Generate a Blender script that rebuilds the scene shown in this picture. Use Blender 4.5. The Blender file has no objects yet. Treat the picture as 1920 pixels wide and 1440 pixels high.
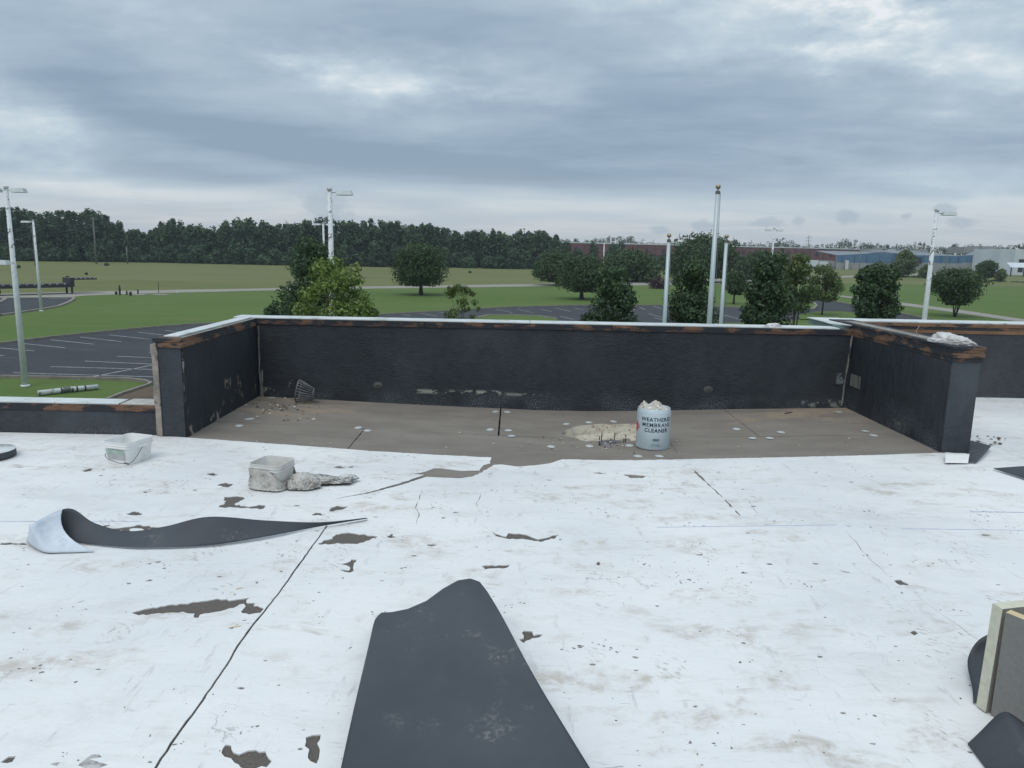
import bpy, bmesh, math, random
import numpy as np
from mathutils import Vector, Matrix, noise
from mathutils.geometry import delaunay_2d_cdt
random.seed(7); rng = np.random.default_rng(11)
SC = bpy.context.scene; COL = SC.collection
R = math.radians
# ------------------------------------------------------------------ camera
FPX, TH, PT, CZ = 1400.0, 0.0193, R(10.2), 1.63      # focal length in px of a 1920 wide picture, roll, pitch, height over the roof
cam_d = bpy.data.cameras.new('camera'); cam = bpy.data.objects.new('camera', cam_d); COL.objects.link(cam)
cam_d.sensor_width = 36; cam_d.lens = FPX/1920*36; cam_d.clip_start = .05; cam_d.clip_end = 8000
fw = Vector((0, math.cos(PT), -math.sin(PT))); up0 = Vector((0, math.sin(PT), math.cos(PT))); rt0 = Vector((1,0,0))
rt = rt0*math.cos(TH)+up0*math.sin(TH); up = -rt0*math.sin(TH)+up0*math.cos(TH)
cam.matrix_world = Matrix(((rt.x,up.x,-fw.x,0),(rt.y,up.y,-fw.y,0),(rt.z,up.z,-fw.z,CZ),(0,0,0,1)))
SC.camera = cam
# ------------------------------------------------------------------ world
SUN_EL, SUN_AZ = R(58), R(205)
w = bpy.data.worlds.new('World'); SC.world = w; w.use_nodes = True
nt = w.node_tree; nt.nodes.clear()
class G:
    """tiny node graph helper"""
    def __init__(s, nt): s.nt = nt
    def n(s, t, **k):
        nd = s.nt.nodes.new(t)
        for a, b in k.items(): setattr(nd, a, b)
        return nd
    def l(s, a, b): s.nt.links.new(a, b)
    def put(s, sock, v):
        if v is None: return
        if hasattr(v, 'is_linked'): s.l(v, sock)
        else:
            if isinstance(v, tuple) and len(v) == 3 and sock.type == 'RGBA': v = v+(1,)
            sock.default_value = v
    def m(s, op, a, b=None, c=None, clamp=False):
        nd = s.n('ShaderNodeMath', operation=op, use_clamp=clamp)
        s.put(nd.inputs[0], a); s.put(nd.inputs[1], b); s.put(nd.inputs[2], c); return nd.outputs[0]
    def vm(s, op, a, b=None, scale=None):
        nd = s.n('ShaderNodeVectorMath', operation=op)
        s.put(nd.inputs[0], a); s.put(nd.inputs[1], b)
        if scale is not None: s.put(nd.inputs['Scale'], scale)
        return nd.outputs['Value'] if op in ('LENGTH','DOT_PRODUCT','DISTANCE') else nd.outputs[0]
    def mix(s, f, a, b):
        nd = s.n('ShaderNodeMix', data_type='RGBA'); s.put(nd.inputs[0], f); s.put(nd.inputs[6], a); s.put(nd.inputs[7], b); return nd.outputs[2]
    def rng(s, v, a, b, c=0., d=1., smooth=True):
        nd = s.n('ShaderNodeMapRange', interpolation_type='SMOOTHSTEP' if smooth else 'LINEAR')
        s.put(nd.inputs[0], v); nd.inputs[1].default_value = a; nd.inputs[2].default_value = b
        s.put(nd.inputs[3], c); s.put(nd.inputs[4], d); return nd.outputs[0]
    def map(s, v, scale=(1,1,1), loc=(0,0,0), rot=(0,0,0)):
        nd = s.n('ShaderNodeMapping'); s.put(nd.inputs[0], v); nd.inputs[1].default_value = loc; nd.inputs[2].default_value = rot; nd.inputs[3].default_value = scale; return nd.outputs[0]
    def noise(s, v, scale, det=4., rough=.55, dist=0., out=0):
        nd = s.n('ShaderNodeTexNoise'); s.put(nd.inputs['Vector'], v); nd.inputs['Scale'].default_value = scale
        nd.inputs['Detail'].default_value = det; nd.inputs['Roughness'].default_value = rough; nd.inputs['Distortion'].default_value = dist
        return nd.outputs[out]
    def vor(s, v, scale, out='Distance', feat='F1', rand=1.):
        nd = s.n('ShaderNodeTexVoronoi', feature=feat); s.put(nd.inputs['Vector'], v); nd.inputs['Scale'].default_value = scale
        nd.inputs['Randomness'].default_value = rand
        return nd.outputs[out]
    def sep(s, v):
        nd = s.n('ShaderNodeSeparateXYZ'); s.l(v, nd.inputs[0]); return nd.outputs
    def comb(s, x, y, z):
        nd = s.n('ShaderNodeCombineXYZ'); s.put(nd.inputs[0], x); s.put(nd.inputs[1], y); s.put(nd.inputs[2], z); return nd.outputs[0]
    def ramp(s, f, stops):
        nd = s.n('ShaderNodeValToRGB'); s.l(f, nd.inputs[0]); e = nd.color_ramp.elements
        while len(e) < len(stops): e.new(.5)
        for k, (p, c) in enumerate(stops): e[k].position = p; e[k].color = tuple(c)+(1,)
        return nd.outputs[0]
g = G(nt)
tc = g.n('ShaderNodeTexCoord').outputs['Generated']
x, y, z = g.sep(tc)
zc = g.m('MAXIMUM', z, 0.0)
den = g.m('ADD', zc, .10)
q = g.comb(g.m('DIVIDE', x, den), g.m('DIVIDE', y, den), 0.)
warp = g.vm('SCALE', g.vm('SUBTRACT', g.noise(q, .55, 3, .5, out=1), (.5,.5,.5)), scale=.9)
qw = g.vm('ADD', q, warp)
n1 = g.noise(g.map(qw, (.60,1.05,1), (3.1,.6,0), (0,0,R(-12))), .62, 6, .56)
n2 = g.noise(g.map(qw, (.60,1.30,1), (7.3,2.2,0), (0,0,R(-14))), 1.15, 7, .58)
n3 = g.noise(g.map(qw, (.9,1.3,1), (1.3,9.2,0)), 3.6, 6, .62)
band = g.ramp(zc, [(0,(.86,)*3),(.055,(.80,)*3),(.085,(.52,)*3),(.11,(.30,)*3),(.17,(.27,)*3),(.24,(.42,)*3),(.36,(.56,)*3),(.5,(.55,)*3),(1,(.62,)*3)])
# lower edge of the dark deck dips to the right in front of the camera
az = g.m('DIVIDE', x, g.m('MAXIMUM', y, .25))
zb = g.m('ADD', zc, g.m('ADD', g.m('MULTIPLY', g.m('SUBTRACT', n1, .5), .05), g.m('MULTIPLY', g.m('MINIMUM', g.m('ABSOLUTE', az), 1.2), .006)))
band = g.ramp(zb, [(0,(.80,)*3),(.068,(.74,)*3),(.080,(.36,)*3),(.12,(.24,)*3),(.17,(.36,)*3),(.24,(.42,)*3),(.36,(.52,)*3),(.5,(.58,)*3),(1,(.62,)*3)])
hi = g.rng(zc, .04, .14)
amp = g.m('ADD', .14, g.m('MULTIPLY', hi, .50))
v = g.m('ADD', band, g.m('MULTIPLY', g.m('SUBTRACT', n1, .5), g.m('MULTIPLY', amp, 2.0)))
v = g.m('ADD', v, g.m('MULTIPLY', g.m('SUBTRACT', n2, .5), g.m('MULTIPLY', amp, 1.7)))
v = g.m('ADD', v, g.m('MULTIPLY', g.m('SUBTRACT', n3, .5), g.m('MULTIPLY', amp, .42)))
# thin bright openings and thick dark bellies of the deck, each at its own bearing and height
nf = g.noise(g.map(g.comb(az, g.m('MULTIPLY', zc, 2.6), 0.), (1,1,1), (0,0,0), (0,0,R(-16))), 9, 7, .62)
nfc = g.m('MULTIPLY', g.m('SUBTRACT', nf, .5), 3.2)
for (bx, by, ra, re, st) in [(690,140,.14,.045,.55),(340,75,.16,.04,.35),(40,225,.12,.05,.50),(980,150,.12,.035,.40),(1420,25,.26,.07,.48),(1790,80,.24,.08,.50),(1000,300,.0,.0,0),(880,215,.22,.04,.12),(80,330,.30,.02,.22),(1780,330,.30,.035,.28),
                             (300,210,.30,.035,-.30),(620,285,.34,.028,-.34),(900,75,.20,.06,-.22),(1250,250,.42,.06,-.24),(1500,170,.26,.05,-.20),(520,350,.35,.016,-.30),(1150,345,.40,.022,-.22),(130,130,.20,.05,-.10)]:
    if not st: continue
    u_, w_ = (bx-960)/FPX, (720-by)/FPX; D_ = rt*u_+up*w_+fw; D_.normalize()
    k_ = .12 if st < 0 else -.05
    dx = g.m('DIVIDE', g.m('SUBTRACT', az, D_.x/D_.y), ra); dz = g.m('DIVIDE', g.m('ADD', g.m('SUBTRACT', zc, D_.z), g.m('MULTIPLY', g.m('SUBTRACT', az, D_.x/D_.y), .10)), re)
    dd = g.m('SQRT', g.m('ADD', g.m('MULTIPLY', dx, dx), g.m('MULTIPLY', dz, dz)))
    mk = g.rng(g.m('ADD', dd, g.m('MULTIPLY', nfc, -.35 if st > 0 else .15)), 1.25, .1)
    v = g.m('ADD', v, g.m('MULTIPLY', g.m('MULTIPLY', mk, g.rng(y, .1, .3)), g.m('MULTIPLY', g.m('ADD', .75, g.m('MULTIPLY', nfc, .45 if st > 0 else .1)), st)))
v = g.m('ADD', v, 0., clamp=True)
col = g.ramp(v, [(0,(.270,.365,.470)),(.22,(.335,.435,.545)),(.5,(.430,.535,.635)),(.72,(.54,.64,.715)),(.9,(.69,.765,.81)),(1,(.82,.86,.88))])
warm = g.m('MULTIPLY', g.rng(zb, .10, .02), .85)
col = g.mix(warm, col, g.mix(g.rng(n2, .35, .65), (.50,.555,.615), (.64,.655,.68)))
# small far cumulus puffs near the horizon and one larger tower
puffm = None
PUFF = [(-.248,.048,.052,.034),(.19,.029,.020,.009),(.245,.034,.022,.011),(.33,.040,.030,.010),(.37,.042,.013,.008),(.435,.046,.022,.012),(.51,.047,.012,.005),(.56,.056,.025,.008),(.585,.040,.030,.010)]
for (a, e, ra, re) in PUFF:
    dx = g.m('DIVIDE', g.m('SUBTRACT', az, a), ra); dz = g.m('DIVIDE', g.m('SUBTRACT', zc, e), re)
    dd = g.m('SQRT', g.m('ADD', g.m('MULTIPLY', dx, dx), g.m('MULTIPLY', dz, dz)))
    mk = g.m('SUBTRACT', 1.0, dd)
    puffm = mk if puffm is None else g.m('MAXIMUM', puffm, mk)
pn = g.m('SUBTRACT', g.noise(g.comb(az, g.m('MULTIPLY', zc, 1.4), 0.), 34, 7, .66), .5)
pm = g.m('MULTIPLY', g.rng(g.m('ADD', puffm, g.m('MULTIPLY', pn, 1.9)), .15, .65), g.rng(y, .2, .4))
col = g.mix(g.m('MULTIPLY', pm, .55), col, (.36,.45,.54))
# overcast deck brightens to the zenith
col = g.vm('SCALE', col, scale=g.rng(zc, .38, 1., 1.0, 1.75, False))
col = g.mix(g.rng(z, -.02, 0.), (.16,.19,.14), col)
bgc = g.n('ShaderNodeBackground'); g.l(col, bgc.inputs[0]); bgc.inputs[1].default_value = 1.0
sky = g.n('ShaderNodeTexSky', sky_type='NISHITA', sun_disc=False); sky.sun_elevation = SUN_EL; sky.sun_rotation = SUN_AZ
bgs = g.n('ShaderNodeBackground'); g.l(sky.outputs[0], bgs.inputs[0]); bgs.inputs[1].default_value = .08
mx = g.n('ShaderNodeMixShader'); mx.inputs[0].default_value = .93; g.l(bgs.outputs[0], mx.inputs[1]); g.l(bgc.outputs[0], mx.inputs[2])
wo = g.n('ShaderNodeOutputWorld'); g.l(mx.outputs[0], wo.inputs[0])
# ------------------------------------------------------------------ sun, exposure
sd = bpy.data.lights.new('sun', 'SUN'); sd.energy = 1.15; sd.angle = R(38); sd.color = (1,.97,.93)
so = bpy.data.objects.new('sun', sd); COL.objects.link(so)
sdir = Vector((math.sin(SUN_AZ)*math.cos(SUN_EL), math.cos(SUN_AZ)*math.cos(SUN_EL), math.sin(SUN_EL)))
so.rotation_euler = sdir.to_track_quat('Z','Y').to_euler()
vs = SC.view_settings; vs.view_transform = 'Standard'; vs.look = 'None'; vs.exposure = .06; vs.gamma = 1; vs.use_curve_mapping = False

# ------------------------------------------------------------------ helpers
def P(px, py, z=0., d=None):
    """the point of the place seen at a picture position, on height z or at depth d"""
    u = (px-960)/FPX; v_ = (720-py)/FPX
    D = rt*u+up*v_+fw
    t = (z-CZ)/D.z if d is None else d/D.y
    return Vector((t*D.x, t*D.y, CZ+t*D.z))
GZ = -5.07
def Q(px, py): return P(px, py, GZ)
def mesh_obj(name, vs_, fs, mats, parent=None, smooth=False, mi=None):
    me = bpy.data.meshes.new(name); me.from_pydata([tuple(a) for a in vs_], [], [tuple(f) for f in fs])
    for m_ in (mats if isinstance(mats, (list, tuple)) else [mats]): me.materials.append(m_)
    if mi is not None: me.polygons.foreach_set('material_index', mi)
    if smooth: me.polygons.foreach_set('use_smooth', [True]*len(me.polygons))
    me.update(); o = bpy.data.objects.new(name, me); COL.objects.link(o); o.parent = parent
    return o
def bm_obj(name, bm, mats, parent=None, smooth=False):
    bmesh.ops.recalc_face_normals(bm, faces=bm.faces)
    me = bpy.data.meshes.new(name); bm.to_mesh(me); bm.free()
    for m_ in (mats if isinstance(mats, (list, tuple)) else [mats]): me.materials.append(m_)
    if smooth: me.polygons.foreach_set('use_smooth', [True]*len(me.polygons))
    o = bpy.data.objects.new(name, me); COL.objects.link(o); o.parent = parent; return o
def thing(name, loc=(0,0,0), rz=0.):
    o = bpy.data.objects.new(name, None); COL.objects.link(o); o.location = loc; o.rotation_euler = (0,0,rz); o.empty_display_size = .2; return o
def tag(o, label, cat, group=None):
    o['label'] = label; o['category'] = cat
    if group: o['group'] = group
    return o
def struct(o, kind='structure'): o['kind'] = kind; return o
def copy_tree(o, parent=None):
    c = o.copy(); COL.objects.link(c)
    if parent is not None: c.parent = parent
    for ch in o.children: copy_tree(ch, c)
    return c
def a_box(bm, x0, x1, y0, y1, z0, z1, bevel=0.):
    vs_ = [bm.verts.new(p) for p in ((x0,y0,z0),(x1,y0,z0),(x1,y1,z0),(x0,y1,z0),(x0,y0,z1),(x1,y0,z1),(x1,y1,z1),(x0,y1,z1))]
    fs = [bm.faces.new([vs_[k] for k in f]) for f in ((0,3,2,1),(4,5,6,7),(0,1,5,4),(1,2,6,5),(2,3,7,6),(3,0,4,7))]
    if bevel:
        es = list({e for f in fs for e in f.edges}); bmesh.ops.bevel(bm, geom=es, offset=bevel, segments=2, affect='EDGES', profile=.5)
def box(name, x0, x1, y0, y1, z0, z1, mat, parent=None, bevel=0.):
    bm = bmesh.new(); a_box(bm, x0, x1, y0, y1, z0, z1, bevel); return bm_obj(name, bm, mat, parent)
def a_prism(bm, poly, z0, z1):
    n = len(poly); a = [bm.verts.new((p[0],p[1],z0)) for p in poly]; b = [bm.verts.new((p[0],p[1],z1)) for p in poly]
    bm.faces.new(a[::-1]); bm.faces.new(b)
    for i in range(n): bm.faces.new((a[i],a[(i+1)%n],b[(i+1)%n],b[i]))
def prism(name, poly, z0, z1, mat, parent=None):
    bm = bmesh.new(); a_prism(bm, poly, z0, z1); return bm_obj(name, bm, mat, parent)
def a_tube(bm, pts, rad, seg=8, cap=True):
    pts = [Vector(p) for p in pts]; n = len(pts); rings = []
    rr = rad if isinstance(rad, (list,tuple)) else [rad]*n
    prev = None
    for i, p in enumerate(pts):
        t = (pts[min(i+1,n-1)]-pts[max(i-1,0)]).normalized()
        if prev is None: a = t.orthogonal().normalized()
        else: a = (prev-t*prev.dot(t)).normalized()
        prev = a; b = t.cross(a)
        rings.append([bm.verts.new(p+(a*math.cos(2*math.pi*k/seg)+b*math.sin(2*math.pi*k/seg))*rr[i]) for k in range(seg)])
    for i in range(n-1):
        for k in range(seg): bm.faces.new((rings[i][k],rings[i][(k+1)%seg],rings[i+1][(k+1)%seg],rings[i+1][k]))
    if cap: bm.faces.new(rings[0][::-1]); bm.faces.new(rings[-1])
def tube(name, pts, rad, mat, parent=None, seg=8):
    bm = bmesh.new(); a_tube(bm, pts, rad, seg); return bm_obj(name, bm, mat, parent, True)
def a_lathe(bm, prof, seg=32, c=(0,0)):
    rings = []
    for (r_, z_) in prof:
        rings.append([bm.verts.new((c[0]+r_*math.cos(2*math.pi*k/seg), c[1]+r_*math.sin(2*math.pi*k/seg), z_)) for k in range(seg)] if r_ > 1e-6 else [bm.verts.new((c[0],c[1],z_))])
    for a, b in zip(rings, rings[1:]):
        for k in range(seg):
            k2 = (k+1)%seg
            if len(a) == 1 and len(b) == 1: continue
            if len(a) == 1: bm.faces.new((a[0],b[k],b[k2]))
            elif len(b) == 1: bm.faces.new((a[k],b[0],a[k2]))
            else: bm.faces.new((a[k],a[k2],b[k2],b[k]))
def lathe(name, prof, mat, parent=None, seg=32, smooth=True):
    bm = bmesh.new(); a_lathe(bm, prof, seg); return bm_obj(name, bm, mat, parent, smooth)
def autosmooth(o, deg=40):
    me = o.data; bm = bmesh.new(); bm.from_mesh(me)
    for e in bm.edges:
        e.smooth = not (len(e.link_faces) == 2 and e.calc_face_angle(0) > R(deg))
    for f in bm.faces: f.smooth = True
    bm.to_mesh(me); bm.free(); return o

# ------------------------------------------------------------------ materials
def material(name, build):
    m_ = bpy.data.materials.new(name); m_.use_nodes = True; nt_ = m_.node_tree
    bs = nt_.nodes['Principled BSDF']; gg = G(nt_)
    oc = gg.n('ShaderNodeTexCoord').outputs['Object']
    build(gg, bs, oc); return m_
def bump(gg, bs, h, strength=.4, dist=.01):
    b = gg.n('ShaderNodeBump'); b.inputs['Strength'].default_value = strength; b.inputs['Distance'].default_value = dist
    gg.l(h, b.inputs['Height']); gg.l(b.outputs[0], bs.inputs['Normal'])
def plain(name, c1, c2=None, scale=8., rough=.6, metal=0., b=.15, bd=.004, det=5., spec=.5, stretch=(1,1,1), c3=None, s3=2., t3=(.55,.7)):
    c2 = c2 or tuple(k*.75 for k in c1)
    def f(gg, bs, oc):
        v_ = gg.map(oc, stretch); n_ = gg.noise(v_, scale, det, .6)
        c = gg.mix(gg.rng(n_, .32, .68), c1, c2)
        if c3: c = gg.mix(gg.rng(gg.noise(v_, s3, 6, .65), *t3), c, c3)
        gg.l(c, bs.inputs['Base Color']); gg.put(bs.inputs['Roughness'], rough); bs.inputs['Metallic'].default_value = metal
        bs.inputs['Specular IOR Level'].default_value = spec
        if b: bump(gg, bs, gg.noise(v_, scale*3, 5, .6), b, bd)
    return material(name, f)

def f_white(gg, bs, oc):
    base = (.755,.745,.730)
    big = gg.noise(oc, .7, 4, .55); c = gg.mix(gg.rng(big, .35, .7), base, (.665,.665,.665))
    # beige scuffs, streaked
    rs = gg.map(oc, (1.3,3.0,1), (0,0,0), (0,0,R(7)))
    s1 = gg.rng(gg.noise(rs, 1.7, 8, .70, .6), .46, .66); s1b = gg.rng(gg.noise(oc, 9, 5, .7), .38, .62)
    s1c = gg.rng(gg.noise(gg.map(oc, (.6,1.5,1), (8,3,0)), 1.1, 4, .6), .38, .58)
    c = gg.mix(gg.m('MULTIPLY', gg.m('MULTIPLY', gg.m('MULTIPLY', s1, s1c), s1b), .95), c, (.50,.45,.39))
    s2 = gg.rng(gg.noise(gg.map(oc, (6,1.3,1), (4,2,0), (0,0,R(-28))), 2.2, 9, .74), .565, .70)
    c = gg.mix(gg.m('MULTIPLY', s2, .62), c, (.42,.40,.40))
    # fine scratches
    s3 = gg.rng(gg.noise(gg.map(oc, (2.,24,1), (9,4,0), (0,0,R(14))), 3, 6, .8, 1.), .595, .68)
    c = gg.mix(gg.m('MULTIPLY', gg.m('MULTIPLY', s3, gg.rng(big, .36, .5)), .75), c, (.27,.25,.25))
    # soft grey grime and swirling boot drag marks
    g1 = gg.rng(gg.noise(gg.map(oc, (1,1.6,1), (2,7,0)), 1.3, 9, .78, .8), .48, .72); c = gg.mix(gg.m('MULTIPLY', g1, .38), c, (.47,.46,.46))
    g2 = gg.rng(gg.noise(gg.map(oc, (9,2.4,1), (1,3,0), (0,0,R(55))), 2.0, 8, .8, 1.2), .60, .66); g3 = gg.rng(gg.noise(oc, 1.0, 3, .5), .50, .60)
    c = gg.mix(gg.m('MULTIPLY', gg.m('MULTIPLY', g2, g3), .55), c, (.36,.33,.30))
    # hairline wrinkles and cracks in the skin
    wv = gg.vm('ADD', oc, gg.vm('SCALE', gg.noise(oc, 2.5, 5, .6, out=1), scale=.5))
    ck = gg.vor(gg.map(wv, (.7,1.8,1)), 1.5, 'Distance', 'DISTANCE_TO_EDGE')
    ckm = gg.m('MULTIPLY', gg.rng(ck, .006, .001), gg.rng(gg.noise(oc, 1.6, 3, .5), .58, .68))
    c = gg.mix(gg.m('MULTIPLY', ckm, .35), c, (.25,.23,.21))
    # black and brown specks, gathered in patches
    sp = gg.vor(gg.vm('ADD', oc, gg.vm('SCALE', gg.noise(oc, 40, 2, .5, out=1), scale=.03)), 34, 'Distance')
    spc = gg.sep(gg.vor(oc, 34, 'Color'))[0]
    dens = gg.rng(gg.noise(gg.map(oc, (1,1.8,1), (5,5,0)), 1.9, 5, .7), .54, .72)
    spm = gg.m('MULTIPLY', gg.m('LESS_THAN', sp, gg.m('MULTIPLY', spc, .30)), gg.m('GREATER_THAN', gg.m('ADD', gg.m('MULTIPLY', dens, .85), spc), 1.0))
    c = gg.mix(gg.m('MULTIPLY', spm, .85), c, (.10,.085,.075))
    # boot prints: patches of tread bars
    bp = gg.map(oc, (2.3,1.25,1), (.3,.7,0), (0,0,R(62)))
    bd_ = gg.vor(bp, 1.5, 'Distance'); br = gg.sep(gg.vor(bp, 1.5, 'Color'))[1]
    tr = gg.n('ShaderNodeTexWave', wave_type='BANDS', bands_direction='DIAGONAL'); gg.l(gg.vm('ADD', oc, gg.vm('SCALE', gg.comb(br, br, br), scale=3.)), tr.inputs[0])
    tr.inputs[1].default_value = 13; tr.inputs[2].default_value = 9; tr.inputs[3].default_value = 2
    prm = gg.m('MULTIPLY', gg.rng(bd_, .30, .22), gg.m('MULTIPLY', gg.rng(tr.outputs[1], .5, .75), gg.rng(gg.noise(oc, 22, 5, .8), .47, .60)))
    prm = gg.m('MULTIPLY', prm, gg.m('GREATER_THAN', br, .25))
    c = gg.mix(gg.m('MULTIPLY', prm, .62), c, (.38,.35,.31))
    gg.l(c, bs.inputs['Base Color']); bs.inputs['Roughness'].default_value = .55; bs.inputs['Specular IOR Level'].default_value = .35
    h = gg.m('ADD', gg.m('MULTIPLY', gg.noise(rs, 1.2, 5, .6), 1.), gg.m('MULTIPLY', gg.noise(oc, 30, 4, .6), .12))
    h = gg.m('SUBTRACT', h, gg.m('MULTIPLY', ckm, .3))
    bump(gg, bs, h, .45, .03)
M_WHITE = material('white_membrane', f_white)

def f_blackm(gg, bs, oc):
    n_ = gg.noise(oc, 2.3, 6, .6); c = gg.mix(gg.rng(n_, .3, .7), (.050,.056,.066), (.066,.072,.082))
    sc = gg.rng(gg.noise(gg.map(oc, (3,14,3), rot=(0,0,R(35))), 3., 7, .8, 1.), .62, .72)
    du = gg.m('MULTIPLY', gg.rng(gg.noise(oc, 4.5, 6, .7), .56, .74), gg.rng(gg.noise(oc, 60, 4, .7), .45, .65))
    c = gg.mix(gg.m('MULTIPLY', sc, .34), c, (.22,.23,.24)); c = gg.mix(gg.m('MULTIPLY', du, .55), c, (.26,.25,.235))
    gg.l(c, bs.inputs['Base Color']); bs.inputs['Roughness'].default_value = .6; bs.inputs['Specular IOR Level'].default_value = .3
    bump(gg, bs, gg.noise(oc, 90, 3, .5), .12, .002)
M_BLACK = material('black_membrane', f_blackm)
M_GREYBACK = plain('membrane_underside', (.62,.66,.70), (.48,.53,.60), 5, .6, b=.1, c3=(.35,.40,.48), s3=7, t3=(.55,.8))

def f_board(gg, bs, oc):
    n_ = gg.noise(gg.map(oc, (1,2.2,1)), 1.6, 7, .65)
    c = gg.mix(gg.rng(n_, .3, .7), (.240,.212,.184), (.190,.166,.143))
    tan = gg.rng(gg.noise(gg.map(oc, (.8,2.2,1), (2.,.4,0)), 1.5, 9, .74), .46, .60)
    yy = gg.sep(oc)[1]
    tan = gg.m('MULTIPLY', tan, gg.m('MULTIPLY', gg.rng(yy, 7.0, 7.35), gg.m('ADD', gg.rng(gg.sep(oc)[0], -1.2, -2.0), gg.rng(gg.sep(oc)[0], 2.0, 2.5), clamp=True))); c = gg.mix(gg.m('MULTIPLY', tan, .80), c, (.33,.255,.18))
    st = gg.rng(gg.noise(gg.map(oc, (2.5,9,1)), 2.3, 7, .75), .60, .68); c = gg.mix(gg.m('MULTIPLY', st, .55), c, (.11,.10,.092))
    gr = gg.noise(oc, 160, 3, .7); c = gg.mix(gg.m('MULTIPLY', gg.rng(gr, .45, .7), .30), c, (.10,.09,.08))
    gg.l(c, bs.inputs['Base Color']); bs.inputs['Roughness'].default_value = .9; bs.inputs['Specular IOR Level'].default_value = .15
    bump(gg, bs, gg.m('ADD', gr, gg.m('MULTIPLY', gg.noise(oc, 3, 4), 2)), .5, .004)
M_BOARD = material('board_facer', f_board)
M_BROWN = plain('granular_brown', (.135,.115,.10), (.095,.082,.073), 90, .95, b=.8, bd=.004, c3=(.17,.15,.13), s3=150, t3=(.55,.62))
M_DECKDARK = plain('dark_gap', (.03,.027,.024))

def tar(name, marks, streak=(1,1,1), base=(.023,.027,.033), base2=(.033,.038,.045), low=.0):
    """tarred wall; marks = regions (x0,x1,z0,z1,threshold,axis) where pale backing shows through"""
    def f(gg, bs, oc):
        X, Y, Z = gg.sep(oc)
        n_ = gg.noise(gg.map(oc, streak), 7, 7, .65); c = gg.mix(gg.rng(n_, .3, .7), base, base2)
        fl = gg.rng(gg.noise(gg.map(oc, (streak[0]*1.,1,streak[2]*1.6)), 26, 5, .8), .625, .72)
        fl = gg.m('MULTIPLY', fl, gg.rng(gg.noise(oc, 1.7, 4, .6), .45, .62))
        c = gg.mix(gg.m('MULTIPLY', fl, .75), c, (.15,.16,.165))
        lg = gg.rng(gg.noise(gg.map(oc, (.8,.8,.5)), 1.6, 5, .6), .45, .7); c = gg.mix(gg.m('MULTIPLY', lg, .45), c, tuple(k*1.7 for k in base2))
        if low:
            lo = gg.m('MULTIPLY', gg.rng(Z, low, -.05), gg.rng(gg.noise(oc, 2.0, 3, .5), .40, .62))
            sp = gg.rng(gg.noise(oc, 75, 3, .8), .50, .60); c = gg.mix(gg.m('MULTIPLY', gg.m('MULTIPLY', lo, sp), .62), c, (.27,.30,.33))
        for (a0, a1, z0, z1, th, ax, cc, sc) in marks:
            A = (X, Y)[ax]; e = .04; ez = min(.04, (z1-z0)*.4)
            mk = gg.m('MULTIPLY', gg.m('MULTIPLY', gg.rng(A, a0, a0+e), gg.rng(A, a1, a1-e)), gg.m('MULTIPLY', gg.rng(Z, z0, z0+ez), gg.rng(Z, z1, z1-ez)))
            nn = gg.rng(gg.noise(gg.map(oc, (sc[0],sc[0],sc[1])), 6, 7, .7), th, th+.025)
            c = gg.mix(gg.m('MULTIPLY', mk, nn), c, cc)
        gg.l(c, bs.inputs['Base Color']); bs.inputs['Roughness'].default_value = .62; bs.inputs['Specular IOR Level'].default_value = .3
        h = gg.m('ADD', gg.noise(gg.map(oc, streak), 13, 7, .7), gg.m('MULTIPLY', gg.noise(oc, 60, 3), .3))
        h = gg.m('MULTIPLY', h, gg.rng(gg.noise(oc, 1.1, 4, .6), .35, .65, .25, 1.3)); bump(gg, bs, h, 1., .018)
    return material(name, f)
PALE = (.30,.30,.26)
M_TARB = tar('tar_back_wall', [(-1.05,-.10,.055,.125,.47,0,PALE,(.7,1.6)),(-.10,.45,.05,.10,.52,0,(.20,.21,.19),(.8,1.5)),(-2.72,-2.30,.0,.20,.57,0,(.25,.22,.19),(1,1)),(3.15,3.64,-.02,.10,.52,0,(.20,.22,.2),(1,1))], (1.6,1,3.4), low=.16)
M_TARL = tar('tar_left_wall', [(6.8,7.95,.04,.36,.575,1,(.24,.21,.16),(1.9,1.1)),(6.95,7.4,.10,.22,.575,1,(.40,.40,.37),(1.2,1.4)),(6.1,7.0,-.12,.10,.54,1,(.30,.27,.23),(1.2,.8)),(6.14,6.30,-.05,.75,.60,1,(.30,.28,.25),(2,.5))], (3,3,.8))
M_TARR = tar('tar_right_wall', [(6.2,7.2,-.1,.12,.60,1,(.17,.16,.13),(1,1))], (3,3,.9), base=(.019,.023,.029), low=.42)
M_TARE = tar('tar_wall_end', [], (2,2,2), base=(.038,.044,.053), base2=(.050,.057,.066), low=.0)
M_TARF = tar('tar_outer_walls', [], (2,2,2), base=(.038,.043,.050), base2=(.050,.056,.064), low=.10)
M_BEIGE = plain('broken_plaster', (.34,.29,.25), (.19,.17,.15), 9, .9, b=.8, bd=.015, c3=(.10,.09,.085), s3=12, t3=(.56,.62))
M_STRIPP = plain('pale_sealant', (.20,.19,.17), (.10,.10,.095), 9, .8, b=.5, c3=(.04,.045,.05), s3=14, t3=(.52,.6), stretch=(1,1,.4))
def wood(name, th=.5, c1=(.195,.108,.062), c2=(.115,.062,.038)):
    def f(gg, bs, oc):
        v_ = gg.map(oc, (.9,.9,4)); c = gg.mix(gg.rng(gg.noise(v_, 7, 6, .7), .35, .65), c1, c2)
        k = gg.rng(gg.noise(gg.map(oc, (1.0,1.0,3.2)), 3.4, 8, .7), th, th+.05)
        c = gg.mix(k, c, (.022,.025,.03)); gg.l(c, bs.inputs['Base Color']); bs.inputs['Roughness'].default_value = .85
        bump(gg, bs, gg.noise(gg.map(oc, (1,1,8)), 12, 6, .7), .6, .006)
    return material(name, f)
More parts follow.
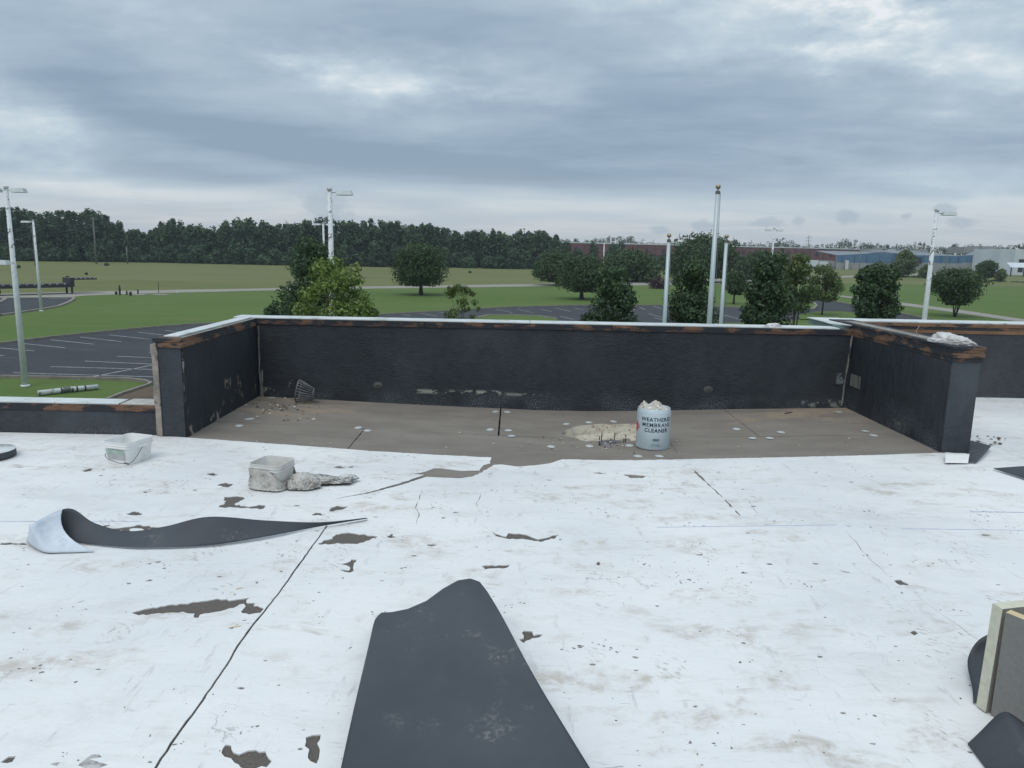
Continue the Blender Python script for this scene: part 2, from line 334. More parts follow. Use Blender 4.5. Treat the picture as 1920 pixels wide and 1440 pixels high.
M_WOOD = wood('nailer_wood', .49); M_WOODD = wood('tarred_wood', .445); M_WOODR = wood('rusty_wood', .435, (.125,.066,.046), (.085,.045,.034))
M_WOODT = wood('top_nailer', .58, (.21,.118,.066), (.14,.078,.045))
M_COPE = plain('white_coping', (.64,.665,.655), (.52,.55,.54), 3, .35, b=.06, c3=(.30,.31,.29), s3=6, t3=(.53,.72))
M_COPEG = plain('green_grey_coping', (.22,.30,.29), (.17,.24,.23), 3, .45, b=.05)
M_TIN = plain('weathered_top', (.27,.25,.22), (.17,.155,.135), 6, .8, b=.3)
def f_foam(gg, bs, oc):
    c = gg.mix(gg.rng(gg.noise(oc, 9, 6, .7), .35, .65), (.60,.555,.45), (.50,.44,.35))
    pits = gg.rng(gg.noise(oc, 26, 6, .75), .52, .60); X = gg.sep(oc)[0]
    pits = gg.m('MULTIPLY', pits, gg.rng(X, .55, .95, .25, .9)); c = gg.mix(pits, c, (.25,.17,.13))
    gg.l(c, bs.inputs['Base Color']); bs.inputs['Roughness'].default_value = .95
    bump(gg, bs, gg.noise(oc, 24, 7, .8), 1., .02)
M_FOAM = material('cut_foam', f_foam)
M_FOAMC = plain('foam_board_edge', (.60,.58,.46), (.52,.50,.40), 30, .9, b=.4, bd=.003)
M_FOAMY = plain('foam_core', (.62,.50,.30), (.55,.43,.25), 25, .9, b=.4, bd=.003)
M_FACER = plain('foam_board_facer', (.205,.20,.187), (.18,.175,.165), 60, .85, b=.15, bd=.002)
M_STEEL = plain('galvanised', (.52,.54,.54), (.34,.36,.36), 14, .45, .3, b=.1)
M_IRON = plain('cast_iron_grey', (.20,.205,.21), (.11,.11,.115), 20, .6, .2)
M_RUST = plain('dark_stud', (.05,.045,.045), (.09,.06,.05), 30, .8)
M_CAN = plain('pale_blue_tin', (.50,.575,.605), (.45,.53,.565), 4, .32, .15, b=.03, c3=(.33,.40,.42), s3=9, t3=(.62,.78))
M_INK = plain('black_ink', (.02,.03,.045), rough=.5, b=0)
M_RED = plain('red_print', (.50,.06,.08), (.42,.08,.10), 30, .4, b=0)
M_PALEINK = plain('pale_print', (.7,.5,.5), rough=.5, b=0)
M_PAIL = plain('white_plastic', (.80,.80,.78), (.72,.72,.70), 6, .38, b=.04, c3=(.42,.41,.38), s3=5, t3=(.56,.8))
M_PAILD = plain('dusty_plastic', (.66,.65,.62), (.54,.52,.48), 7, .5, b=.1, c3=(.33,.28,.22), s3=6, t3=(.52,.75))
M_LABG = plain('green_label', (.27,.42,.33), (.45,.52,.46), 22, .5, b=0)
M_LABW = plain('faded_label', (.50,.50,.49), (.38,.38,.39), 40, .55, b=0)
M_WIRE = plain('wire', (.12,.12,.13), rough=.5, metal=.6, b=0)
M_BAG = plain('white_bag', (.64,.64,.63), (.48,.47,.45), 14, .42, b=.4, bd=.006, c3=(.36,.33,.30), s3=18, t3=(.56,.7))
M_BAGD = plain('dirty_bag', (.56,.54,.50), (.42,.39,.35), 15, .38, b=.9, bd=.012, c3=(.22,.19,.16), s3=16, t3=(.58,.66))
M_RAG = plain('rag', (.50,.46,.40), (.34,.30,.25), 40, .8, b=.5, c3=(.64,.62,.60), s3=25, t3=(.5,.6))
M_CHALK = plain('blue_chalk', (.30,.38,.66), rough=.9, b=0)
M_TAPE = plain('yellow_scrap', (.60,.47,.27), rough=.8)
M_TEARSKIN = plain('torn_skin', (.40,.385,.37), (.52,.51,.50), 14, .9, b=.4, c3=(.22,.2,.18), s3=16, t3=(.5,.62))

def f_pole(gg, bs, oc):
    X, Y, Z = gg.sep(oc)
    c = gg.mix(gg.rng(gg.noise(oc, 3, 4), .35, .65), (.72,.74,.76), (.64,.67,.70))
    k = gg.rng(gg.noise(gg.map(oc, (1,1,.8)), 7, 6, .7), .56, .60); k = gg.m('MULTIPLY', k, gg.rng(Z, 3.5, 7.0))
    c = gg.mix(k, c, (.15,.13,.12)); gg.l(c, bs.inputs['Base Color']); bs.inputs['Roughness'].default_value = .8
M_POLE = material('chipped_white_paint', f_pole)
M_FLAGP = plain('flagpole_aluminium', (.50,.56,.58), (.42,.48,.50), 4, .4, .2, b=.03, stretch=(1,1,.2))
M_BALL = plain('aged_gold', (.52,.43,.30), (.34,.26,.19), 9, .35, .35, b=.1)
M_UPOLE = plain('utility_pole', (.20,.20,.18), (.13,.13,.12), 3, .9, b=0)
M_HEAD = plain('lamp_head_white', (.62,.66,.67), (.52,.56,.57), 3, .4, b=0)
M_LENS = plain('lamp_lens', (.30,.34,.36), rough=.2, b=0)

def ground_mat(name, c1, c2, c3, sc=.05, fine=6., bumps=.6):
    def f(gg, bs, oc):
        a = gg.rng(gg.noise(gg.map(oc, (.6,1.5,1)), sc, 6, .6), .33, .67); c = gg.mix(a, c1, c2)
        b = gg.rng(gg.noise(gg.map(oc, (.5,1.8,1), (30,9,0)), sc*5, 7, .65), .50, .72); c = gg.mix(gg.m('MULTIPLY', b, .85), c, c3)
        mw = gg.rng(gg.noise(gg.map(oc, (.25,3.,1), (3,1,0), (0,0,R(8))), sc*9, 6, .7), .40, .62); c = gg.mix(gg.m('MULTIPLY', mw, .30), c, tuple(k*.72 for k in c2))
        d = gg.rng(gg.noise(oc, fine, 4, .8), .3, .7); c = gg.mix(gg.m('MULTIPLY', d, .28), c, tuple(k*.45 for k in c1))
        gg.l(c, bs.inputs['Base Color']); bs.inputs['Roughness'].default_value = .95; bs.inputs['Specular IOR Level'].default_value = .1
        bump(gg, bs, gg.noise(oc, fine, 5, .7), bumps, .05)
    return material(name, f)
M_FIELD = ground_mat('field_grass', (.150,.170,.064), (.180,.182,.082), (.110,.136,.052), .018, 2.5)
M_LAWN = ground_mat('lawn_grass', (.102,.158,.044), (.120,.172,.054), (.145,.168,.064), .035, 5)
M_ASPH = ground_mat('asphalt', (.074,.078,.086), (.060,.064,.072), (.092,.095,.100), .10, 3., .2)
M_CONC = ground_mat('concrete', (.36,.335,.30), (.30,.28,.25), (.25,.23,.21), .2, 4., .2)
M_MULCH = ground_mat('bare_soil', (.16,.12,.09), (.11,.085,.07), (.20,.16,.12), .6, 6., .8)
M_LINE = plain('line_paint', (.42,.44,.42), (.24,.26,.26), 3, .8, b=0)
M_BRICKR = plain('red_cladding', (.155,.062,.062), (.13,.052,.054), .08, .8, b=0)
M_BLUEW = plain('blue_cladding', (.075,.165,.27), (.065,.145,.24), .08, .6, b=0)
M_BLOCK = plain('grey_block', (.30,.31,.30), (.25,.26,.26), .15, .9, b=0)
M_ROOFG = plain('grey_roof', (.20,.23,.25), (.17,.19,.21), .1, .8, b=0)
M_ROOFW = plain('white_roof', (.62,.66,.68), (.5,.55,.57), .1, .6, b=0)
M_DARKW = plain('dark_opening', (.025,.03,.04), b=0)
M_BARK = plain('bark', (.085,.072,.058), (.05,.043,.036), 9, .95, b=.6, bd=.02, stretch=(1,1,.3))
M_TRAILER = plain('trailer_black', (.02,.024,.032), (.03,.034,.04), 5, .5, b=0)
M_TYRE = plain('tyre', (.02,.02,.022), b=0); M_RIM = plain('rim', (.4,.42,.43), metal=.4, b=0)
M_HYD = plain('hydrant_dark', (.05,.045,.045), b=0)

def foliage(name, dark, mid, light):
    def f(gg, bs, oc):
        at = gg.n('ShaderNodeAttribute', attribute_name='tint').outputs['Fac']
        n_ = gg.noise(oc, .9, 3, .6)
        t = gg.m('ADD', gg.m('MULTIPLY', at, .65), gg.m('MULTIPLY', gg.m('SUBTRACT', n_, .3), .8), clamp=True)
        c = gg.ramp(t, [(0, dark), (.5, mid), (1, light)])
        gg.l(c, bs.inputs['Base Color']); bs.inputs['Roughness'].default_value = .55; bs.inputs['Specular IOR Level'].default_value = .25
        tr = gg.n('ShaderNodeBsdfTranslucent'); gg.l(c, tr.inputs[0])
        mxs = gg.n('ShaderNodeMixShader'); mxs.inputs[0].default_value = .22
        gg.l(bs.outputs[0], mxs.inputs[1]); gg.l(tr.outputs[0], mxs.inputs[2])
        out = [k for k in gg.nt.nodes if k.type == 'OUTPUT_MATERIAL'][0]; gg.l(mxs.outputs[0], out.inputs[0])
    return material(name, f)
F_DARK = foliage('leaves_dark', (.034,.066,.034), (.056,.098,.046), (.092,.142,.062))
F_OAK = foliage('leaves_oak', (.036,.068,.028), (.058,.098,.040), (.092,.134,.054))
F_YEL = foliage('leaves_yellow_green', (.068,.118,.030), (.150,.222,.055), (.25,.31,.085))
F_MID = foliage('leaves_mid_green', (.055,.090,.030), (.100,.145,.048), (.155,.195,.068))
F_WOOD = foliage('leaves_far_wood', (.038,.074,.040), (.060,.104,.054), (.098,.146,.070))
F_RED = foliage('leaves_plum', (.04,.025,.03), (.07,.04,.05), (.09,.055,.06))

# ------------------------------------------------------------------ the roof
def sstep(a, b, x_): 
    t = min(1., max(0., (x_-a)/(b-a))); return t*t*(3-2*t)
def zr(x_, y_):
    if x_ > 3.66 or x_ < -2.80: return 0.
    dx_ = math.sqrt((x_-.55)**2+.16)-.16; tri = min(1., max(0., 1-dx_/(3.0 if x_ > .55 else 3.2))/.9)
    return -.095*tri*sstep(4.35, 6.0, y_)
def inside(p, poly):
    c = False; n = len(poly); x_, y_ = p[0], p[1]; j = n-1
    for i in range(n):
        xi, yi = poly[i][0], poly[i][1]; xj, yj = poly[j][0], poly[j][1]
        if (yi > y_) != (yj > y_) and x_ < (xj-xi)*(y_-yi)/(yj-yi)+xi: c = not c
        j = i
    return c
def ragged(pts, amp=.006, step=.03, closed=True, seed=0):
    """subdivide a polyline and fray it"""
    r_ = random.Random(seed); out = []; n = len(pts)
    for i in range(n if closed else n-1):
        a = Vector(pts[i][:2]); b = Vector(pts[(i+1)%n][:2]); L = (b-a).length
        k = max(1, int(L/step))
        for j in range(k):
            p = a.lerp(b, j/k)
            if j: 
                nrm = Vector((-(b-a).y, (b-a).x)).normalized(); p = p+nrm*(r_.gauss(0, amp)*min(1, L/.05))
            out.append((p.x, p.y))
    if not closed: out.append(tuple(pts[-1][:2]))
    return out
def sheet(name, outline, holes, mat, zoff, thick, parent=None, grid=.14, zfun=zr, extra=None):
    xs = [p[0] for p in outline]; ys = [p[1] for p in outline]
    loops = [outline]+holes; vs_ = []; es = []
    for lp in loops:
        b = len(vs_); n = len(lp)
        vs_ += [Vector((p[0],p[1])) for p in lp]; es += [(b+i, b+(i+1)%n) for i in range(n)]
    gx0, gx1 = max(min(xs), -4.6), min(max(xs), 5.); gy0, gy1 = max(min(ys), 4.2), min(max(ys), 8.8)
    nx, ny = int(max(0, gx1-gx0)/grid), int(max(0, gy1-gy0)/grid)
    for i in range(1, nx):
        for j in range(1, ny):
            p = (gx0+i*grid, gy0+j*grid)
            if inside(p, outline): vs_.append(Vector(p))
    rv, re_, rf, *_ = delaunay_2d_cdt(vs_, es, [], 0, 1e-5)
    fs = []
    for f in rf:
        c = sum((rv[k] for k in f), Vector((0,0)))/len(f)
        if inside(c, outline) and not any(inside(c, h) for h in holes): fs.append(f)
    bm = bmesh.new()
    bv = [bm.verts.new((p.x, p.y, zfun(p.x,p.y)+zoff+(extra(p.x,p.y) if extra else 0))) for p in rv]
    for f in fs:
        try: bm.faces.new([bv[k] for k in f])
        except ValueError: pass
    for v_ in [v_ for v_ in bm.verts if not v_.link_faces]: bm.verts.remove(v_)
    bmesh.ops.recalc_face_normals(bm, faces=bm.faces)
    if bm.faces and sum(f.normal.z for f in bm.faces) < 0: bmesh.ops.reverse_faces(bm, faces=bm.faces)
    be = [e for e in bm.edges if e.is_boundary]
    ret = bmesh.ops.extrude_edge_only(bm, edges=be)
    for v_ in [k for k in ret['geom'] if isinstance(k, bmesh.types.BMVert)]: v_.co.z -= thick
    me = bpy.data.meshes.new(name); bm.to_mesh(me); bm.free(); me.materials.append(mat)
    o = bpy.data.objects.new(name, me); COL.objects.link(o); o.parent = parent; return o

roof = struct(thing('roof'))
base_poly0 = [(-9,-3),(9,-3),(9,8.66),(3.95,8.66),(3.95,6.165),(3.665,6.165),(3.66,5.3),(-2.86,5.3),(-2.86,6.24),(-9,6.24)]
base_poly = ragged(base_poly0, 0., .12)
b0 = sheet('cover_board', base_poly, [], M_BROWN, 0., .02, roof)
box('roof_deck', -2.95, 3.9, 5.0, 8.1, -.40, -.30, M_DECKDARK, roof)
hole_px = [(1054,812),(1062,804),(1075,799),(1092,796),(1120,794),(1160,795),(1200,796),(1240,798),(1252,806),(1250,820),(1235,829),(1205,831),(1180,829),(1150,833),(1125,835),(1105,829),(1085,822),(1068,818)]
hole = ragged([P(a, b, -.088) for a, b in hole_px], .008, .05, seed=3)
def rect(x0, x1, y0, y1): return [(x0,y0),(x1,y0),(x1,y1),(x0,y1)]
jy = 6.80; bi = 0
for (x0, x1, y0, y1) in [(-2.85,-.125,jy,8.02),(-.11,2.32,jy,8.02),(2.325,3.67,jy,8.02),(-2.85,-1.375,5.3,jy-.004),(-1.365,1.45,5.3,jy-.004),(1.453,3.66,5.3,jy-.004)]:
    o = ragged(rect(x0,x1,y0,y1), .0012, .08, seed=40+bi); bi += 1
    ex = (lambda s: (lambda a, b: .0015*math.sin(a*2+s)))(bi)
    # a board that the drain hole bites into gets the hole as a clipped outline
    hs = [hole] if (x0 < 1.0 < x1 or x0 < 1.3 < x1) else []
    sheet('cover_board', o, hs, M_BOARD, 0., .05, roof, extra=ex)

# membrane sheets with real tears
def px(pts, s, ox, oy): return [(a/s+ox, b/s+oy) for a, b in pts]
T = []
def tear(pp, amp=.005, step=.016): T.append(ragged([P(a, b, 0) for a, b in pp], amp*1.25, step, seed=len(T)+100))
tear(px([(740,215),(790,200),(840,188),(950,168),(1060,162),(1165,145),(1225,133),(1290,145),(1410,130),(1385,148),(1450,175),(1485,190),(1465,215),(1400,224),(1355,208),(1382,178),(1372,163),(1290,188),(1240,205),(1180,215),(1125,225),(1115,243),(1090,240),(1095,218),(1000,214),(850,221),(780,228)], 3, 0, 1080), .004)
tear(px([(1255,975),(1270,957),(1300,960),(1312,1000),(1345,1012),(1400,990),(1440,987),(1500,1015),(1530,1050),(1500,1085),(1380,1095),(1320,1060),(1300,1035),(1262,1025)], 3, 0, 1080), .004)
tear(px([(1720,915),(1760,903),(1805,900),(1800,930),(1785,950),(1797,1010),(1780,1065),(1745,1050),(1733,1010),(1740,985),(1715,965)], 3, 0, 1080), .003)
tear(px([(2,1058),(50,1025),(92,1022),(70,1055),(40,1062)], 3, 0, 1080), .003)
tear(px([(472,492),(510,458),(575,445),(600,415),(670,405),(760,412),(880,425),(915,432),(850,460),(760,488),(700,485),(610,480),(540,492)], 4, 480, 900))
tear(px([(980,435),(1020,408),(1040,430),(1058,437),(1010,443)], 4, 480, 900), .003)
tear(px([(640,637),(690,625),(715,603),(752,605),(735,630),(728,665),(735,690),(705,703),(650,692),(625,678),(660,680),(698,685),(703,660),(680,648)], 4, 480, 900), .003)
tear(px([(1690,655),(1720,647),(1800,650),(1905,642),(1890,662),(1800,670),(1720,678)], 4, 480, 900), .003)
tear(px([(555,240),(570,210),(610,195),(650,205),(690,203),(650,225),(600,232),(575,242)], 4, 480, 900), .004)
tear(px([(412,268),(450,250),(490,255),(500,272),(440,272)], 4, 480, 900), .004)
tear([(921,998),(931,1003),(949,1008),(953,1001),(985,1004),(1010,1013),(1048,1004),(1042,1010),(1013,1018),(980,1012),(955,1013),(930,1007)], .003)
tear([(410,950),(422,945),(420,932),(447,931),(460,935),(440,947),(465,951),(497,948),(494,955),(470,955),(440,953),(418,953)], .006)
tear(px([(945,258),(1010,240),(1050,245),(1060,265),(1080,270),(1020,272),(975,268)], 4, 0, 900), .005)
tear(px([(830,378),(930,360),(1060,343),(1150,358),(1200,362),(1100,385),(1060,370),(1000,368),(945,392)], 4, 0, 900), .006)
tear(px([(1095,636),(1140,628),(1130,642)], 4, 0, 900), .002); tear(px([(1155,622),(1200,615),(1215,622),(1180,630)], 4, 0, 900), .002)
tear(px([(945,780),(985,778),(980,790),(955,791)], 4, 0, 900), .002); tear(px([(1085,768),(1130,752),(1150,765),(1110,768)], 4, 0, 900), .002)
tear(px([(1165,1248),(1230,1253),(1338,1266),(1310,1285),(1215,1284),(1175,1262)], 4, 880, 560), .004)
tear(px([(930,1235),(970,1228),(1040,1240),(980,1244)], 4, 880, 560), .003)
tear(px([(730,1235),(790,1222),(840,1235),(790,1244)], 4, 440, 560), .004); tear(px([(860,1228),(905,1213),(880,1232)], 4, 440, 560), .003)
tear([(973,1201),(982,1199),(978,1189),(982,1185),(998,1186),(1001,1194),(1018,1192),(1012,1197),(993,1202),(982,1208)], .003)
tear([(1299,866),(1304,867),(1320,884),(1330,898),(1362,935),(1391,974),(1360,935),(1327,899),(1316,886)], .004, .04)
tear([(1676,1091),(1689,1089),(1702,1100),(1687,1099)], .004); tear([(1706,1188),(1714,1184),(1722,1190),(1714,1194)], .003)
tear([(1796,1428),(1816,1435),(1806,1432)], .002); tear([(410,908),(424,904),(436,908),(430,913),(414,913)], .006)
tear([(650,868),(660,866),(664,869)], .004); tear([(152,884),(170,879),(174,884),(160,886)], .004); tear([(387,887),(400,885),(410,889),(398,891)], .004)
tear([(1119,1056),(1124,1055),(1126,1061),(1120,1062)], .002); tear([(1203,1060),(1212,1057),(1208,1062)], .002)
tear([(1540,905),(1560,908),(1545,907)], .003); tear([(0,1019),(48,1020),(52,1023),(0,1023)], .003)
tear([(1570,1070),(1590,1074),(1596,1077),(1582,1075)], .002); tear([(1388,912),(1393,909),(1398,911)], .003); tear([(300,1021),(310,1019),(308,1023)], .003)
def crack(pp, w_=.003, sd=1):
    a_ = ragged([P(a, b, 0) for a, b in pp], .004, .05, False, sd); n_ = len(a_); r4 = random.Random(sd)
    ws = [w_*(.35+r4.random())*(.1+min(1, 4*min(i, n_-1-i)/n_)) for i in range(n_)]
    T.append([(a_[i][0]-ws[i], a_[i][1]) for i in range(n_)]+[(a_[i][0]+ws[i], a_[i][1]) for i in range(n_-1, -1, -1)])
crack([(792,912),(787,930),(779,953),(785,962),(780,986)], .0025, 3); crack([(902,920),(898,935),(893,942),(896,952)], .003, 4)
crack([(1586,996),(1610,1025),(1640,1058),(1672,1088)], .0016, 5); crack([(1704,1106),(1760,1150),(1830,1200),(1885,1236)], .0014, 6)
crack([(1150,1128),(1168,1132),(1172,1141)], .002, 7); crack([(1396,926),(1420,965),(1440,978)], .0015, 8)
r_ = random.Random(5)
for k in range(90):   # crumbs of missing skin
    c = P(r_.uniform(20, 1900), 872+568*r_.random()**1.5, 0)
    if c.y > 5.55 and c.x > -2.9: continue
    s_ = r_.uniform(.003, .011)*(1.6 if c.y > 3.5 else 1); a = r_.uniform(0, 3)
    pts = [(c.x+s_*1.6*math.cos(a+q_*1.05)*r_.uniform(.6,1.2), c.y+s_*math.sin(a+q_*1.05)*r_.uniform(.6,1.2)) for q_ in range(6)]
    T.append(pts)
def PX(*pp): return [P(a, b, 0.)[:2] for a, b in pp]
edge_px = [(375,821.5),(540,833),(700,845),(820,852),(921,857),(919,868),(905,872),(900,881),(865,882),(825,877),(815,877),(792,885),(767,887),(796,889.5),(750,905),(690,922),(625,935),(690,924.5),(750,909),(800,893),(860,896),(885,893),(912,880),(925,871),(940,870),(970,874),(1000,872),(1030,868),(1055,860.5),(1110,861.5),(1200,862),(1350,859),(1500,856),(1640,852.5),(1752,848.5)]
edge = []
for a, b in edge_px:
    # follow the dip of the roof
    z_ = 0.
    for _ in range(6):
        p = P(a, b, z_+.008); z_ = zr(p.x, p.y)
    edge.append((p.x, p.y))
e1 = ragged(edge, .003, .03, False, 9)
cutA = (-9, 3.02); cutB = PX((0,1068))[0]; J = PX((614,987))[0]; K = (9, 4.62)
cutL = ragged([cutA, cutB, J], .0015, .12, False, 2)
seamR = ragged([J, PX((1100,991))[0], PX((1570,985.5))[0], PX((1920,996))[0], K], .001, .2, False, 4)
# opening of the diagonal gap between the two near sheets
diag_px = [(614,987),(590,1020),(560,1062),(520,1118),(470,1180),(445,1215),(425,1250),(404,1280),(370,1330),(330,1385),(294,1440)]
diag = PX(*diag_px); dirn = Vector(diag[-1])-Vector(diag[-3]); d_end = Vector(diag[-1])+dirn.normalized()*5.2
diag.append((d_end.x, -2.98))
dl = ragged(diag, .0010, .035, False, 6)
def shift(pl, dx): return [(a+dx, b) for a, b in pl]
holesF, holesL, holesR = [], [], []
farpoly = [(-9,6.215),(-2.95,6.215),(-2.83,6.175)]+e1+[(3.70,6.14),(3.945,6.14),(3.96,8.655),(9,8.655)]+seamR[::-1]+cutL[::-1][1:]
leftpoly = [(-9,-2.98)]+[(cutA[0], cutA[1]-.004)]+[(a, b-.004) for a, b in cutL[1:-1]]+[(J[0]-.012, J[1]-.006)]+shift(dl, -.004)[1:]
rightpoly = shift(dl, .0045)[::-1][:-1]+[(J[0]+.006,J[1]-.005)]+[(a, b-.003) for a, b in seamR[1:]]+[(9,-2.98)]
for t in T:
    pos = [sum(inside(p, pl) for p in t) for pl in (farpoly, leftpoly, rightpoly)]
    for k, h in enumerate((holesF, holesL, holesR)):
        if pos[k] == len(t): h.append(t)
sheet('membrane_sheet', farpoly, holesF, M_WHITE, .0050, .0045, roof)
def lipL(a, b):
    best = min((Vector((a,b))-Vector(q_)).length for q_ in dl[::3])
    return .0025+.005*max(0, 1-best/.08)*(0.6+.4*math.sin(b*9))
sheet('membrane_sheet', leftpoly, holesL, M_WHITE, .0035, .0055, roof, extra=lipL)
sheet('membrane_sheet', rightpoly, holesR, M_WHITE, .0060, .0055, roof)
# wide spots of the diagonal gap, half-torn skin, blue chalk lines, yellow scraps
def patch(name, pp, mat, z, amp=.004, parent=None, step=.03, seed=1):
    o = ragged([P(a, b, 0) for a, b in pp], amp, step, seed=seed); return sheet(name, o, [], mat, z, .0015, parent, grid=9)
patch('torn_skin_patch', px([(440,1075),(520,1010),(610,985),(590,945),(735,942),(690,965),(745,990),(710,1030),(640,1060),(560,1090)], 3, 0, 1080), M_TEARSKIN, .0068, .006, roof)
patch('torn_skin_patch', px([(285,1070),(300,1062),(338,1058),(320,1078)], 3, 0, 1080), M_TEARSKIN, .0068, .004, roof)
for a in ([(1232,990.6),(1570,985.9)], [(1690,993.2),(1920,996.2)], [(0,979.2),(262,979.4)], [(1820,960.5),(1920,962)]):
    p0, p1 = P(*a[0]), P(*a[1]); zz = .0066 if a[0][1] > 985 and a[0][0] > 900 else .0056
    mesh_obj('chalk_line', [(p0.x,p0.y-.002,zz),(p1.x,p1.y-.002,zz),(p1.x,p1.y+.003,zz),(p0.x,p0.y+.003,zz)], [(0,1,2,3)], M_CHALK, roof)
for pp in (px([(1735,1113),(1808,1103),(1808,1109),(1738,1119)], 4, 0, 900), px([(1752,868),(1766,862),(1768,872),(1754,876)], 4, 0, 900), px([(1770,826),(1822,816),(1822,820),(1772,831)], 4, 0, 900)):
    o = patch('tape_scrap', pp, M_TAPE, .0085, .001)
    tag(o, {0:'pale yellow tape scrap lying below the long brown tear',1:'small pale yellow chip just above the long brown tear',2:'thin tan sliver above the right end of the long brown tear'}[['tape_scrap','tape_scrap.001','tape_scrap.002'].index(o.name)], 'scrap')

# foam bowl round the drain
def drain():
    cx, cy = .98, 6.86; n = len(hole); bm = bmesh.new(); rings = []
    prof = [(1.0,.0),(.97,-.035),(.92,-.085),(.84,-.120),(.72,-.135),(.50,-.135),(.0,-.135)]
    for f_, dz in prof:
        ring = []
        for i, (a, b) in enumerate(hole):
            nn = noise.noise(Vector((a*9, b*9, f_*5)))*.05*(1 if 0 < f_ < .99 else 0)
            near = 1-sstep(6.55, 6.80, b); cyi = cy-.20*(1-f_)
            sx, sy = cx+(a-cx)*f_, cyi+(b-cyi)*f_*(.78 if f_ < .9 else 1)
            dep = dz*(1-.62*near) if f_ > .75 else dz*(.38+.62*sstep(6.5, 6.9, sy))
            ring.append(bm.verts.new((sx+nn, sy+nn*.6, zr(sx, sy)+dep+(nn*.35 if dz and f_ > .6 else 0)-.001)))
        rings.append(ring)
    for a, b in zip(rings, rings[1:]):
        for k in range(n): bm.faces.new((a[k],a[(k+1)%n],b[(k+1)%n],b[k]))
    bm.faces.ensure_lookup_table()
    for i, f in enumerate(bm.faces): f.material_index = 0 if i < n*3 else 1
    o = bm_obj('cut_insulation', bm, [M_FOAM, M_BOARD], roof); return cx, cy
cx, cy = drain()
dr = tag(thing('roof_drain', tuple(P(1148,831,-.163))), 'uncapped roof drain ring with six dark upright studs in the cut foam hole', 'drain')
lathe('drain_ring', [(.052,-.02),(.055,.012),(.075,.015),(.085,.004),(.115,.0),(.12,-.02)], M_IRON, dr, 28)
lathe('drain_throat', [(.0,-.03),(.052,-.028),(.054,.0)], M_DECKDARK, dr, 20)
for k in range(6):
    a = k*math.pi/3+.25; tube('stud', [(.115*math.cos(a)*1.15,.125*math.sin(a),-.02),(.115*math.cos(a)*1.15+.002,.125*math.sin(a),.075)], .0055, M_RUST, dr, 7)
# fastener plates
fp_px = [(448,799),(470,786),(466,786.5),(672,802.5),(689,808),(919,806),(953,807.5),(959,818),(929,772.5),(951,773),(1033,838),(1062,795.5),(1105,837),(1104,792.5),(1150,791),(1196,856),(1236,856),(1381,805),(1411,822),(1443,822),(1464,811),(1572,773),(1622,809),(1638,817),(510,746.5),(1180,836)]
bmp = bmesh.new(); a_lathe(bmp, [(0,.004),(.006,.004),(.008,.0015),(.022,.0015),(.025,.004),(.030,.004),(.036,.0015),(.038,0)], 22)
fpo = bm_obj('fastener_plate', bmp, plain('plate_steel', (.58,.61,.60), (.42,.43,.41), 40, .45, .2), roof, True); first = True
for a, b in fp_px:
    z_ = 0
    for _ in range(6): p = P(a, b, z_); z_ = zr(p.x, p.y)
    o = fpo if first else fpo.copy()
    if not first: COL.objects.link(o)
    first = False
    o.location = (p.x, p.y, z_+.0035); o.rotation_euler = (R(random.uniform(-3,3)), R(random.uniform(-3,3)), random.random()*3)
# debris
def chips(name, zone, n, size, mats, kind_label, seed, zf=.004):
    r2 = random.Random(seed); bm = bmesh.new(); 
    for k in range(n):
        a, b = zone(r2); z_ = 0
        for _ in range(5): p = P(a, b, z_); z_ = zr(p.x, p.y)
        s_ = r2.uniform(.4, 1.3)*size; rot = Matrix.Rotation(r2.uniform(0,6.3), 3, 'Z') @ Matrix.Rotation(r2.uniform(-.5,.5), 3, 'X')
        vs_ = []
        for q_ in ((-1,-.6,0),(.9,-.7,.1),(1.1,.5,.15),(.1,.9,.3),(-.9,.5,.1),(0,0,.75)):
            vs_.append(bm.verts.new(Vector(p.to_tuple()[:2]+(z_+zf,))+rot@(Vector(q_)*s_*r2.uniform(.7,1.2))))
        mi = r2.randrange(len(mats))
        for i in range(5): f = bm.faces.new((vs_[i],vs_[(i+1)%5],vs_[5])); f.material_index = mi
    o = bm_obj(name, bm, mats); struct(o, 'stuff'); o['label'] = kind_label; return o
M_LEAFB = plain('dead_leaf', (.22,.15,.10), (.12,.08,.06)); M_BIT = plain('pale_bit', (.55,.50,.42), (.4,.35,.28)); M_DARKBIT = plain('dark_bit', (.05,.045,.042))
chips('leaf_litter', lambda r2: (r2.gauss(520,30), r2.gauss(760,7)) if r2.random() < .6 else (r2.uniform(440,600), r2.uniform(752,790)), 70, .016, [M_LEAFB, M_LEAFB, M_BIT], 'dead leaves and crumbs by the grate in the left corner', 1)
chips('foam_crumbs', lambda r2: (r2.gauss(1140,70), r2.gauss(832,10)) if r2.random() < .7 else (r2.uniform(480,1700), r2.uniform(775,845)), 90, .009, [M_BIT, M_BIT, M_DARKBIT], 'pale foam crumbs scattered round the drain hole', 2)
chips('grit', lambda r2: (r2.uniform(0,1900), r2.uniform(890,1430)) if r2.random() < .5 else (r2.gauss(1290,90), r2.gauss(1068,18)), 110, .0032, [M_DARKBIT, M_DARKBIT, M_LEAFB], 'dark grit scattered over the white roof', 3, .007)
chips('bark_bits', lambda r2: (r2.uniform(1815,1890), r2.uniform(818,838)), 26, .016, [M_LEAFB, M_DARKBIT], 'brown bits in the corner right of the right wall', 4, .010)

# ------------------------------------------------------------------ parapet walls
BW = 8.0; HB = .845
def wall(label): return tag(thing('parapet_wall'), label, 'wall')
